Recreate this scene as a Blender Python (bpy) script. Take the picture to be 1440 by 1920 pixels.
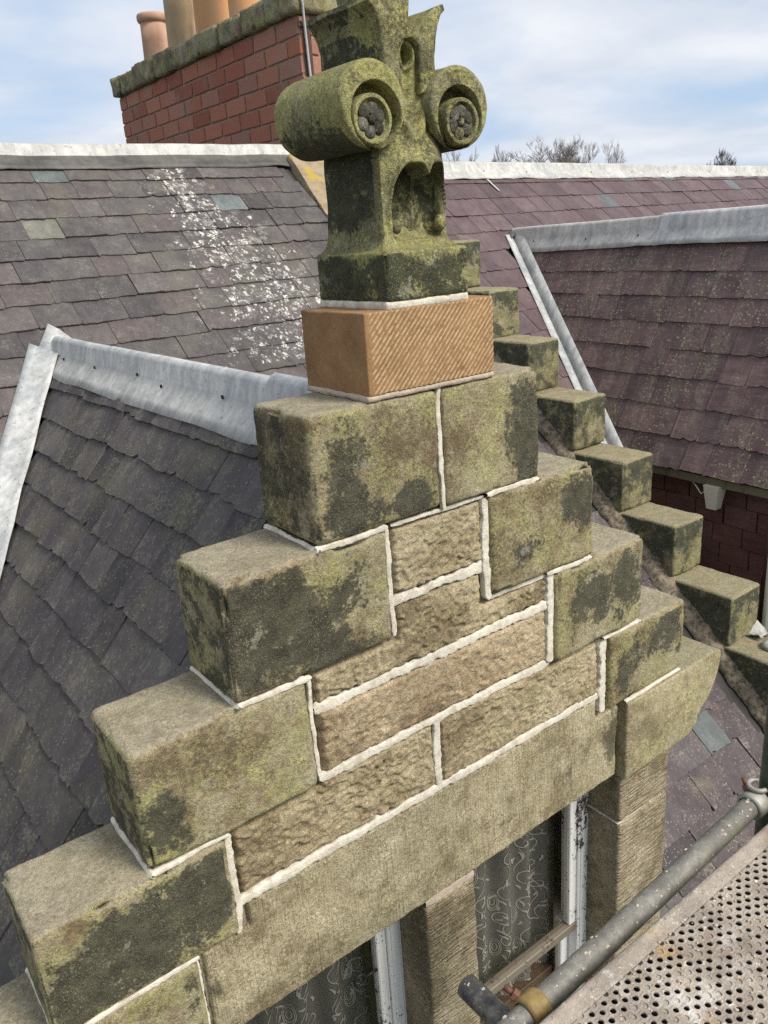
import bpy, bmesh, math, random
import numpy as np
from mathutils import Matrix, Vector

for o in list(bpy.data.objects): bpy.data.objects.remove(o)
random.seed(7)
RNG = np.random.default_rng(7)
SC = bpy.context.scene
COL = SC.collection
R = math.radians

# ------------------------------------------------------------------ camera
CAM = np.array([-1.4792, -1.7498, 0.2797])
CR = np.array([0.79294, -0.60568, -0.06631])
CU = np.array([0.24811, 0.22157, 0.94305])
CF = np.array([0.5565, 0.76424, -0.32596])
FPX = 1519.4
cd = bpy.data.cameras.new('camera'); cam = bpy.data.objects.new('camera', cd); COL.objects.link(cam)
cd.sensor_fit = 'VERTICAL'; cd.sensor_height = 36.0; cd.lens = FPX / 1920 * 36.0
cd.clip_start = 0.02; cd.clip_end = 3000
m = Matrix.Identity(4)
for i in range(3):
    m[i][0] = CR[i]; m[i][1] = CU[i]; m[i][2] = -CF[i]; m[i][3] = CAM[i]
cam.matrix_world = m
SC.camera = cam

# ------------------------------------------------------------------ light
SUN_DIR = Vector((0.30, -0.72, 0.80)).normalized()          # towards the sun
W = bpy.data.worlds.new('World'); SC.world = W; W.use_nodes = True
wt = W.node_tree; wt.nodes.clear()
def wn(t, **k):
    n = wt.nodes.new(t)
    for a, b in k.items(): setattr(n, a, b)
    return n
out = wn('ShaderNodeOutputWorld'); bg = wn('ShaderNodeBackground'); bg.inputs['Strength'].default_value = 0.096
sky = wn('ShaderNodeTexSky', sky_type='NISHITA'); sky.sun_disc = False
sky.sun_elevation = math.asin(SUN_DIR.z); sky.sun_rotation = math.atan2(SUN_DIR.x, SUN_DIR.y)
sky.air_density = 1.0; sky.dust_density = 1.2; sky.ozone_density = 1.5
tc = wn('ShaderNodeTexCoord'); sep = wn('ShaderNodeSeparateXYZ'); wt.links.new(tc.outputs['Generated'], sep.inputs[0])
zc = wn('ShaderNodeMath', operation='ADD'); zc.inputs[1].default_value = 0.16; wt.links.new(sep.outputs['Z'], zc.inputs[0])
zm = wn('ShaderNodeMath', operation='MAXIMUM'); zm.inputs[1].default_value = 0.05; wt.links.new(zc.outputs[0], zm.inputs[0])
dx = wn('ShaderNodeMath', operation='DIVIDE'); wt.links.new(sep.outputs['X'], dx.inputs[0]); wt.links.new(zm.outputs[0], dx.inputs[1])
dy = wn('ShaderNodeMath', operation='DIVIDE'); wt.links.new(sep.outputs['Y'], dy.inputs[0]); wt.links.new(zm.outputs[0], dy.inputs[1])
cmb = wn('ShaderNodeCombineXYZ'); wt.links.new(dx.outputs[0], cmb.inputs[0]); wt.links.new(dy.outputs[0], cmb.inputs[1])
cn = wn('ShaderNodeTexNoise'); cn.inputs['Scale'].default_value = 0.9; cn.inputs['Detail'].default_value = 7; cn.inputs['Roughness'].default_value = 0.5
cn.inputs['Distortion'].default_value = 0.35
wt.links.new(cmb.outputs[0], cn.inputs['Vector'])
cr_ = wn('ShaderNodeValToRGB'); cr_.color_ramp.elements[0].position = 0.34; cr_.color_ramp.elements[1].position = 0.56
wt.links.new(cn.outputs['Fac'], cr_.inputs['Fac'])
# grey-blue undersides and bright parts of the cloud sheet
cn2 = wn('ShaderNodeTexNoise'); cn2.inputs['Scale'].default_value = 1.7; cn2.inputs['Detail'].default_value = 5
wt.links.new(cmb.outputs[0], cn2.inputs['Vector'])
cc = wn('ShaderNodeValToRGB'); cc.color_ramp.elements[0].position = 0.35; cc.color_ramp.elements[1].position = 0.65
cc.color_ramp.elements[0].color = (4.5, 5.0, 5.8, 1); cc.color_ramp.elements[1].color = (6.0, 6.2, 6.6, 1)
wt.links.new(cn2.outputs['Fac'], cc.inputs['Fac'])
blue = wn('ShaderNodeMixRGB'); blue.inputs['Fac'].default_value = 0.75; blue.inputs['Color2'].default_value = (3.4, 4.5, 6.2, 1)
wt.links.new(sky.outputs['Color'], blue.inputs['Color1'])
mx = wn('ShaderNodeMixRGB'); wt.links.new(cr_.outputs['Color'], mx.inputs['Fac'])
wt.links.new(blue.outputs['Color'], mx.inputs['Color1']); wt.links.new(cc.outputs['Color'], mx.inputs['Color2'])
wt.links.new(mx.outputs['Color'], bg.inputs['Color']); wt.links.new(bg.outputs[0], out.inputs['Surface'])

sd = bpy.data.lights.new('sun', 'SUN'); so = bpy.data.objects.new('sun', sd); COL.objects.link(so)
sd.energy = 3.1; sd.angle = R(22); sd.color = (1.0, 0.955, 0.88)
so.rotation_euler = (-SUN_DIR).to_track_quat('-Z', 'Y').to_euler(); so.location = (2, -6, 8)

SC.render.engine = 'CYCLES'
SC.cycles.use_denoising = False
vs = SC.view_settings
vs.view_transform = 'Standard'; vs.look = 'None'; vs.gamma = 1; vs.use_curve_mapping = False; vs.exposure = 0.6

# ------------------------------------------------------------------ noise (numpy)
_T = np.random.default_rng(11).random(4096)
def _h(i, j, k): return _T[(i * 73 + j * 179 + k * 283 + (i * j) * 7 + (j * k) * 13) & 4095]
def vnoise(P):
    P = np.asarray(P, float); i = np.floor(P).astype(int); f = P - i; f = f * f * (3 - 2 * f)
    o = 0
    for a in (0, 1):
        for b in (0, 1):
            for c in (0, 1):
                w = (f[..., 0] if a else 1 - f[..., 0]) * (f[..., 1] if b else 1 - f[..., 1]) * (f[..., 2] if c else 1 - f[..., 2])
                o = o + w * _h(i[..., 0] + a, i[..., 1] + b, i[..., 2] + c)
    return o
def fbm(P, oct=3, seed=0.0):
    P = np.asarray(P, float) + seed * 17.31; s = 0; a = 1; t = 0
    for k in range(oct):
        s = s + a * (vnoise(P * 2 ** k + 31.7 * k)); t += a; a *= .5
    return s / t - .5
def sstep(a, b, x):
    t = np.clip((x - a) / (b - a), 0, 1); return t * t * (3 - 2 * t)

# ------------------------------------------------------------------ objects
WM = {}     # world matrices by object name
def reg(o, M=None): WM[o.name] = M if M is not None else Matrix.Identity(4)
def tag(o, label=None, cat=None, group=None, kind=None):
    if label: o['label'] = label
    if cat: o['category'] = cat
    if group: o['group'] = group
    if kind: o['kind'] = kind
    return o
def thing(name, loc, label, cat, group=None):
    o = bpy.data.objects.new(name, None); COL.objects.link(o); o.location = loc
    o.empty_display_size = .05
    reg(o, Matrix.Translation(loc)); return tag(o, label, cat, group)
def attach(o, parent):
    if parent is not None:
        o.parent = parent; o.matrix_parent_inverse = WM[parent.name].inverted()
def place(name, mesh, parent=None, M=None):
    o = bpy.data.objects.new(name, mesh); COL.objects.link(o)
    M = M or Matrix.Identity(4); o.matrix_basis = M; reg(o, M); attach(o, parent); return o
def mesh_of(name, V, F, mat, smooth=True, attr=None, sharp=None):
    me = bpy.data.meshes.new(name)
    V = np.asarray(V, float)
    if isinstance(F, np.ndarray):
        n, k = F.shape
        me.vertices.add(len(V)); me.vertices.foreach_set('co', V.astype(np.float32).ravel())
        me.loops.add(n * k); me.loops.foreach_set('vertex_index', F.astype(np.int32).ravel())
        me.polygons.add(n); me.polygons.foreach_set('loop_start', np.arange(0, n * k, k, dtype=np.int32))
        me.update(calc_edges=True); me.validate()
    else:
        me.from_pydata(V.tolist(), [], [tuple(int(i) for i in f) for f in F])
    me.polygons.foreach_set('use_smooth', np.full(len(me.polygons), smooth))
    if mat: me.materials.append(mat)
    if attr is not None:
        for an, av in attr.items():
            a = me.attributes.new(an, 'FLOAT', 'POINT'); a.data.foreach_set('value', np.asarray(av, np.float32))
    me.update()
    if sharp:
        try: me.set_sharp_from_angle(angle=R(sharp))
        except Exception: pass
    return me
def part(name, V, F, mat, parent=None, **k):
    kw = {a: k.pop(a) for a in ('label', 'cat', 'group', 'kind') if a in k}
    return tag(place(name, mesh_of(name, V, F, mat, **k), parent), **kw)

def weld(V, F, dec=5):
    key = np.round(V, dec); u, idx, inv = np.unique(key, axis=0, return_index=True, return_inverse=True)
    inv = inv.reshape(-1); F2 = inv[F]
    return V[idx], F2
def grid_faces(nu, nv, off=0):
    a = np.arange(nu * nv).reshape(nu, nv)
    return np.stack([a[:-1, :-1], a[1:, :-1], a[1:, 1:], a[:-1, 1:]], -1).reshape(-1, 4) + off

def rounded_block(lo, hi, r=.015, res=.012, amp=.004, seed=0, chip=.006, freq=9, maxn=70):
    """worn stone block: a rounded box with displaced faces; returns V, F, surface normals"""
    lo = np.array(lo, float); hi = np.array(hi, float); sz = hi - lo
    VV = []; FF = []; off = 0
    for ax in range(3):
        b, c = [(1, 2), (2, 0), (0, 1)][ax]
        nb = min(maxn, max(3, int(sz[b] / res) + 1)); nc = min(maxn, max(3, int(sz[c] / res) + 1))
        for s in (0, 1):
            ub = np.linspace(lo[b], hi[b], nb); uc = np.linspace(lo[c], hi[c], nc)
            B, Cc = np.meshgrid(ub, uc, indexing='ij')
            P = np.zeros((nb, nc, 3)); P[..., ax] = hi[ax] if s else lo[ax]; P[..., b] = B; P[..., c] = Cc
            f = grid_faces(nb, nc, off)
            if not s: f = f[:, ::-1]
            VV.append(P.reshape(-1, 3)); FF.append(f); off += nb * nc
    V = np.concatenate(VV); F = np.concatenate(FF); V, F = weld(V, F)
    rr = min(r, *(sz * .45))
    I = np.clip(V, lo + rr, hi - rr); D = V - I
    n = D / np.maximum(np.linalg.norm(D, axis=1, keepdims=True), 1e-9)
    edge = (np.abs(D) > rr * .35).sum(1)
    V = I + n * rr
    d = amp * 2 * fbm(V * freq, 3, seed) + amp * .6 * fbm(V * freq * 6, 2, seed + 3)
    ch = sstep(.08, .3, fbm(V * freq * 1.6, 2, seed + 9)) * (edge >= 2) * chip
    V = V + n * (d - ch)[:, None]
    return V, F, n

def box(lo, hi):
    x0, y0, z0 = lo; x1, y1, z1 = hi
    V = [(x0, y0, z0), (x1, y0, z0), (x1, y1, z0), (x0, y1, z0), (x0, y0, z1), (x1, y0, z1), (x1, y1, z1), (x0, y1, z1)]
    F = [(0, 3, 2, 1), (4, 5, 6, 7), (0, 1, 5, 4), (1, 2, 6, 5), (2, 3, 7, 6), (3, 0, 4, 7)]
    return V, F
def join(*ms):
    V = []; F = []
    for v, f in ms:
        o = len(V); V += [tuple(p) for p in v]; F += [tuple(int(i) + o for i in q) for q in f]
    return V, F
def bevel_box(lo, hi, b=.004, seg=1):
    bm = bmesh.new(); V, F = box(lo, hi)
    vs_ = [bm.verts.new(v) for v in V]; [bm.faces.new([vs_[i] for i in f]) for f in F]
    bmesh.ops.bevel(bm, geom=list(bm.edges), offset=b, segments=seg, affect='EDGES', profile=.6)
    bm.verts.index_update()
    r = ([tuple(v.co) for v in bm.verts], [tuple(v.index for v in f.verts) for f in bm.faces]); bm.free(); return r
def tube(path, rad, seg=12, cap=True):
    P = [Vector(p) for p in path]; n = len(P); V = []; F = []
    rad = [rad] * n if np.isscalar(rad) else rad
    up = Vector((0, 0, 1))
    t0 = (P[1] - P[0]).normalized()
    a = t0.cross(up if abs(t0.z) < .9 else Vector((1, 0, 0))).normalized()
    for i in range(n):
        t = (P[min(i + 1, n - 1)] - P[max(i - 1, 0)]).normalized()
        a = (a - t * a.dot(t)).normalized(); b = t.cross(a)
        for k in range(seg):
            q = 2 * math.pi * k / seg
            V.append(tuple(P[i] + (a * math.cos(q) + b * math.sin(q)) * rad[i]))
    for i in range(n - 1):
        for k in range(seg):
            F.append((i * seg + k, i * seg + (k + 1) % seg, (i + 1) * seg + (k + 1) % seg, (i + 1) * seg + k))
    if cap:
        F.append(tuple(range(seg))[::-1]); F.append(tuple(range((n - 1) * seg, n * seg)))
    return V, F
def lathe(prof, c, seg=28):
    V = []; F = []
    for r_, z in prof:
        for k in range(seg):
            q = 2 * math.pi * k / seg; V.append((c[0] + r_ * math.cos(q), c[1] + r_ * math.sin(q), c[2] + z))
    for i in range(len(prof) - 1):
        for k in range(seg):
            F.append((i * seg + k, i * seg + (k + 1) % seg, (i + 1) * seg + (k + 1) % seg, (i + 1) * seg + k))
    return V, F
def extrude_poly(pts, y0, y1, bev=.008, step=.03, wob=.002, seed=0):
    """polygon in x,z pulled along y with worn rounded edges"""
    P = []; n = len(pts)
    for i in range(n):
        a = np.array(pts[i], float); b = np.array(pts[(i + 1) % n], float); k = max(1, int(np.linalg.norm(b - a) / step))
        for j in range(k): P.append(a + (b - a) * j / k)
    P = np.array(P)
    bm = bmesh.new(); vs_ = [bm.verts.new((p[0], y0, p[1])) for p in P]
    f = bm.faces.new(vs_); bm.normal_update()
    if f.normal.y > 0: bmesh.ops.reverse_faces(bm, faces=[f])
    ny = max(2, int(abs(y1 - y0) / .03)); cur = [f]
    ex = bmesh.ops.extrude_face_region(bm, geom=[f])
    nv = [g for g in ex['geom'] if isinstance(g, bmesh.types.BMVert)]
    for v in nv: v.co.y = y1
    bm.normal_update()
    bmesh.ops.recalc_face_normals(bm, faces=list(bm.faces))
    ed = [e for e in bm.edges if abs(e.verts[0].co.y - e.verts[1].co.y) < 1e-6]
    bmesh.ops.bevel(bm, geom=ed, offset=bev, segments=3, affect='EDGES', profile=.5, clamp_overlap=True)
    lng = [e for e in bm.edges if abs(e.verts[0].co.y - e.verts[1].co.y) > abs(y1 - y0) * .5]
    bmesh.ops.subdivide_edges(bm, edges=lng, cuts=ny, use_grid_fill=True)
    bmesh.ops.triangulate(bm, faces=[f for f in bm.faces if len(f.verts) > 4])
    bm.verts.index_update()
    V = np.array([tuple(v.co) for v in bm.verts]); F = [tuple(v.index for v in f.verts) for f in bm.faces]; bm.free()
    V = V + np.stack([fbm(V * 14, 2, seed), fbm(V * 14, 2, seed + 1) * .5, fbm(V * 14, 2, seed + 2)], -1) * wob * 2
    return V, F

# ------------------------------------------------------------------ materials
class Mat:
    def __init__(s, name, rough=.9):
        s.m = bpy.data.materials.new(name); s.m.use_nodes = True; s.t = s.m.node_tree
        s.b = s.t.nodes['Principled BSDF']; s.b.inputs['Roughness'].default_value = rough
        s.b.inputs['Specular IOR Level'].default_value = .3
        s.pos = s.t.nodes.new('ShaderNodeNewGeometry').outputs['Position']; s._nor = None
    def link(s, a, b): s.t.links.new(a, b)
    def node(s, t, **k):
        n = s.t.nodes.new(t)
        for a, b in k.items(): setattr(n, a, b)
        return n
    def offset(s, amt=37.0):
        oi = s.node('ShaderNodeObjectInfo'); v = s.node('ShaderNodeVectorMath', operation='SCALE'); v.inputs['Scale'].default_value = amt
        cx = s.node('ShaderNodeCombineXYZ')
        for i in range(3): s.link(oi.outputs['Random'], cx.inputs[i])
        s.link(cx.outputs[0], v.inputs[0]); a = s.node('ShaderNodeVectorMath', operation='ADD'); s.link(s.pos, a.inputs[0]); s.link(v.outputs[0], a.inputs[1])
        s.pos = a.outputs[0]; return s
    def scaled(s, sx, sy, sz, rot=(0, 0, 0), src=None):
        mp = s.node('ShaderNodeMapping'); mp.inputs['Scale'].default_value = (sx, sy, sz); mp.inputs['Rotation'].default_value = rot
        s.link(src or s.pos, mp.inputs['Vector']); return mp.outputs[0]
    def noise(s, scale, det=4, rough=.6, vec=None, dist=0):
        n = s.node('ShaderNodeTexNoise'); n.inputs['Scale'].default_value = scale; n.inputs['Detail'].default_value = det
        n.inputs['Roughness'].default_value = rough; n.inputs['Distortion'].default_value = dist
        s.link(vec or s.pos, n.inputs['Vector']); return n.outputs['Fac']
    def voro(s, scale, vec=None, feat='F1', out='Distance', rnd=1):
        n = s.node('ShaderNodeTexVoronoi', feature=feat); n.inputs['Scale'].default_value = scale; n.inputs['Randomness'].default_value = rnd
        s.link(vec or s.pos, n.inputs['Vector']); return n.outputs[out]
    def ramp(s, f, *stops, interp='LINEAR'):
        n = s.node('ShaderNodeValToRGB'); n.color_ramp.interpolation = interp
        e = n.color_ramp.elements
        while len(e) < len(stops): e.new(.5)
        for q, (p, c) in zip(e, stops):
            q.position = p; q.color = (c, c, c, 1) if np.isscalar(c) else (*c, 1)
        s.link(f, n.inputs['Fac']); return n.outputs['Color']
    def sel(s, f, a, b): return s.ramp(f, (a, 0.0), (b, 1.0))
    def math(s, op, a, b=None, clamp=False):
        n = s.node('ShaderNodeMath', operation=op, use_clamp=clamp)
        for i, v in enumerate((a, b)):
            if v is None: continue
            if np.isscalar(v): n.inputs[i].default_value = v
            else: s.link(v, n.inputs[i])
        return n.outputs[0]
    def mix(s, f, a, b, mode='MIX'):
        n = s.node('ShaderNodeMixRGB', blend_type=mode)
        for i, v in zip(('Fac', 'Color1', 'Color2'), (f, a, b)):
            if np.isscalar(v): n.inputs[i].default_value = v
            elif isinstance(v, tuple): n.inputs[i].default_value = (*v, 1)
            else: s.link(v, n.inputs[i])
        return n.outputs['Color']
    def attr(s, name): 
        n = s.node('ShaderNodeAttribute', attribute_name=name); return n.outputs['Fac']
    def rnd(s): return s.node('ShaderNodeObjectInfo').outputs['Random']
    def normal_z(s):
        g = s.node('ShaderNodeNewGeometry'); sp = s.node('ShaderNodeSeparateXYZ'); s.link(g.outputs['Normal'], sp.inputs[0]); return sp.outputs['Z']
    def color(s, c):
        if isinstance(c, tuple): s.b.inputs['Base Color'].default_value = (*c, 1)
        else: s.link(c, s.b.inputs['Base Color'])
        return s
    def bump(s, h, dist=.004, strength=1.0):
        n = s.node('ShaderNodeBump'); n.inputs['Distance'].default_value = dist; n.inputs['Strength'].default_value = strength
        s.link(h, n.inputs['Height'])
        if s._nor is not None: s.link(s._nor, n.inputs['Normal'])
        s._nor = n.outputs['Normal']; s.link(s._nor, s.b.inputs['Normal']); return s
    def rough(s, v):
        if np.isscalar(v): s.b.inputs['Roughness'].default_value = v
        else: s.link(v, s.b.inputs['Roughness'])
        return s

def stone(name, c0, c1, c2, moss=(.22, .21, .085), moss_amt=.5, crust_shade=(.036, .036, .026), crust_amt=.0, top=None, speck=True, tool=None, brown=(.13, .075, .04), brown_amt=.5):
    M = Mat(name, .92).offset()
    n0 = M.noise(2.6, 8, .68); n1 = M.noise(6.5, 8, .7, M.scaled(1, 1, 1, (.7, .2, 1.9))); n2 = M.noise(19, 6, .7); n3 = M.noise(95, 4, .75); n4 = M.noise(300, 3, .75)
    mixn = M.math('ADD', M.math('MULTIPLY', n0, .5), M.math('ADD', M.math('MULTIPLY', n1, .3), M.math('MULTIPLY', n2, .2)))
    a0, a1, a2 = (np.array(q) for q in (c0, c1, c2))
    col = M.ramp(mixn, (.38, tuple(a0 * .75)), (.45, tuple(a0)), (.50, tuple(a1)), (.56, tuple(a2)), (.64, tuple(a2 * 1.2 + .02)))
    mm = M.sel(M.math('ADD', M.math('MULTIPLY', M.noise(4.5, 8, .7, M.scaled(1, 1, 1, (.4, .9, .2))), .7), M.math('MULTIPLY', n3, .3)), .55 - .10 * moss_amt, .62 - .10 * moss_amt)
    col = M.mix(M.math('MULTIPLY', mm, .8), col, M.mix(M.sel(n2, .4, .6), moss, tuple(np.array(moss) * 1.35)))
    bb = M.sel(M.math('ADD', M.math('MULTIPLY', M.noise(8, 8, .72, M.scaled(1, 1, 1, (1.1, .3, .6))), .65), M.math('MULTIPLY', n3, .35)), .60 - .10 * brown_amt, .65 - .10 * brown_amt)
    col = M.mix(M.math('MULTIPLY', bb, .7), col, brown)
    # fine grain
    col = M.mix(.85, col, M.ramp(n4, (.3, .38), (.7, 1.55)), 'MULTIPLY')
    col = M.mix(.8, col, M.ramp(n3, (.30, .45), (.70, 1.5)), 'MULTIPLY')
    # black biological crust: growth patches plus shade of pits and undersides painted on the mesh, edge broken up by noise
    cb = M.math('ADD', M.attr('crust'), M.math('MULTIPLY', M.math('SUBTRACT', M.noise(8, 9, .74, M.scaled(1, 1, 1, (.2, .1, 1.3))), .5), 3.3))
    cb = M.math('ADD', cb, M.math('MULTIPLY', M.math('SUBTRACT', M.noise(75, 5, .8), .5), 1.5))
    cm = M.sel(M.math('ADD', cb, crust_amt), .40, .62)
    ccol = M.mix(M.sel(n2, .4, .65), crust_shade, tuple(np.array(crust_shade) * 1.9 + np.array((.012, .010, .002))))
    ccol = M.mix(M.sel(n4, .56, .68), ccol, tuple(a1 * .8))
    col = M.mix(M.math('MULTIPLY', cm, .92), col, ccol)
    if speck:
        lp = M.sel(M.math('ADD', M.math('MULTIPLY', M.noise(11, 7, .7, M.scaled(1, 1, 1, (2.2, .5, .1))), .75), M.math('MULTIPLY', n3, .25)), .585, .615)
        col = M.mix(M.math('MULTIPLY', lp, .55), col, (.36, .34, .245))
        v2 = M.voro(140); sp2 = M.math('MULTIPLY', M.ramp(v2, (.16, 1.0), (.26, 0.0)), M.sel(M.noise(6, 4, vec=M.scaled(1, 1, 1, (2, 1, 0))), .45, .58))
        col = M.mix(M.math('MULTIPLY', sp2, .6), col, (.37, .35, .27))
    if top:
        tz = M.sel(M.math('ADD', M.normal_z(), M.math('MULTIPLY', M.math('SUBTRACT', n2, .5), .5)), .55, .9)
        tcol = M.mix(M.sel(n2, .4, .62), top, tuple(np.array(top) * .72)); tcol = M.mix(M.math('MULTIPLY', M.sel(n1, .50, .60), .6), tcol, tuple(np.array(top) * np.array((.62, .55, .48)))); tcol = M.mix(.8, tcol, M.ramp(n3, (.3, .52), (.7, 1.35)), 'MULTIPLY'); tcol = M.mix(.7, tcol, M.ramp(n4, (.3, .5), (.7, 1.4)), 'MULTIPLY')
        col = M.mix(M.math('MULTIPLY', tz, .85), col, tcol)
    M.color(col)
    M.bump(n2, .012, .6); M.bump(n3, .007, .9); M.bump(n4, .003, .9)
    if tool:
        (sx, sy, sz), rot, dist = tool
        M.bump(M.noise(1, 2, .5, M.scaled(sx, sy, sz, rot, src=M.t.nodes[2].outputs['Position'] if False else None)), dist, .9)
    return M.m

MAT = {}
# dressed crow-step stone, rubble, lintel, dressed jambs, new stone, finial
MAT['dressed'] = stone('dressed_sandstone', (.20, .155, .085), (.33, .275, .165), (.41, .36, .23), moss=(.29, .265, .115), moss_amt=.6, top=(.42, .365, .255), brown_amt=.5, brown=(.19, .12, .065))
MAT['kneeler'] = stone('kneeler_sandstone', (.27, .22, .125), (.39, .33, .195), (.46, .395, .25), moss=(.36, .32, .165), moss_amt=.5, top=(.36, .32, .2), brown_amt=.35)
MAT['rubble'] = stone('punched_sandstone', (.27, .21, .12), (.39, .315, .19), (.47, .39, .25), moss=(.31, .265, .15), moss_amt=.1, brown_amt=.3, brown=(.22, .15, .085), speck=False)
MAT['rubble_warm'] = stone('punched_orange_sandstone', (.30, .22, .13), (.42, .325, .20), (.49, .39, .25), moss=(.36, .27, .16), moss_amt=0, brown=(.30, .19, .11), brown_amt=.4, speck=False)
MAT['lintel'] = stone('droved_lintel_sandstone', (.27, .22, .125), (.41, .345, .215), (.50, .43, .28), moss=(.36, .31, .19), moss_amt=.05, brown_amt=.3, brown=(.22, .165, .09), speck=False, crust_shade=(.09, .08, .05), tool=((130, 30, 6), (0, 0, 0), .012))
MAT['jamb'] = stone('tooled_jamb_sandstone', (.24, .19, .115), (.36, .295, .19), (.44, .365, .245), moss=(.31, .27, .16), moss_amt=.15, brown_amt=.3, speck=False, crust_shade=(.08, .065, .04), tool=((12, 30, 125), (0, R(24), 0), .026))
MAT['skew'] = stone('skew_sandstone', (.14, .125, .07), (.23, .20, .11), (.32, .28, .165), moss_amt=.4, top=(.38, .33, .205), crust_shade=(.032, .036, .026), brown_amt=.3)
MAT['finial'] = stone('mossy_finial_sandstone', (.14, .125, .062), (.225, .205, .105), (.31, .285, .16), moss=(.30, .28, .10), moss_amt=.8, top=(.29, .27, .11), crust_shade=(.026, .028, .018), brown_amt=.1, crust_amt=.03)
MAT['rosette'] = stone('black_rosette_stone', (.045, .04, .03), (.08, .073, .055), (.15, .14, .11), moss_amt=0, brown_amt=.2, speck=True)

def new_stone():
    M = Mat('new_orange_sandstone', .9)
    n2 = M.noise(12, 5); n4 = M.noise(380, 3, .7); n3 = M.noise(70, 4)
    col = M.ramp(n2, (.35, (.245, .135, .060)), (.65, (.34, .195, .09)))
    col = M.mix(.6, col, M.ramp(n4, (.3, .6), (.7, 1.3)), 'MULTIPLY'); col = M.mix(.4, col, M.ramp(n3, (.3, .7), (.7, 1.2)), 'MULTIPLY')
    col = M.mix(M.math('MULTIPLY', M.attr('tool'), M.sel(M.noise(60, 3), .32, .55)), col, (.70, .53, .31))
    M.color(col); M.bump(n3, .004, .5); M.bump(n4, .0015, .8); return M.m
MAT['new'] = new_stone()
def mortar(name, c, c2, scale=1.0):
    M = Mat(name, .95); n = M.noise(28, 5, .7); g = M.noise(300, 3, .7)
    col = M.mix(M.sel(n, .42, .62), c, c2); col = M.mix(.5, col, M.ramp(g, (.3, .7), (.7, 1.2)), 'MULTIPLY')
    M.color(col); M.bump(n, .006, .8); M.bump(g, .003, .9); return M.m
MAT['mortar'] = mortar('cream_lime_mortar', (.77, .71, .59), (.57, .505, .40))
MAT['mortar_pink'] = mortar('pale_pink_mortar', (.56, .46, .36), (.46, .37, .28))
MAT['mortar_old'] = mortar('old_gritty_mortar', (.27, .215, .15), (.085, .068, .048))
MAT['core'] = mortar('wall_core_rubble', (.3, .26, .19), (.2, .17, .12))
MAT['render'] = mortar('buff_cement_render', (.30, .25, .17), (.24, .19, .12))

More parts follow.
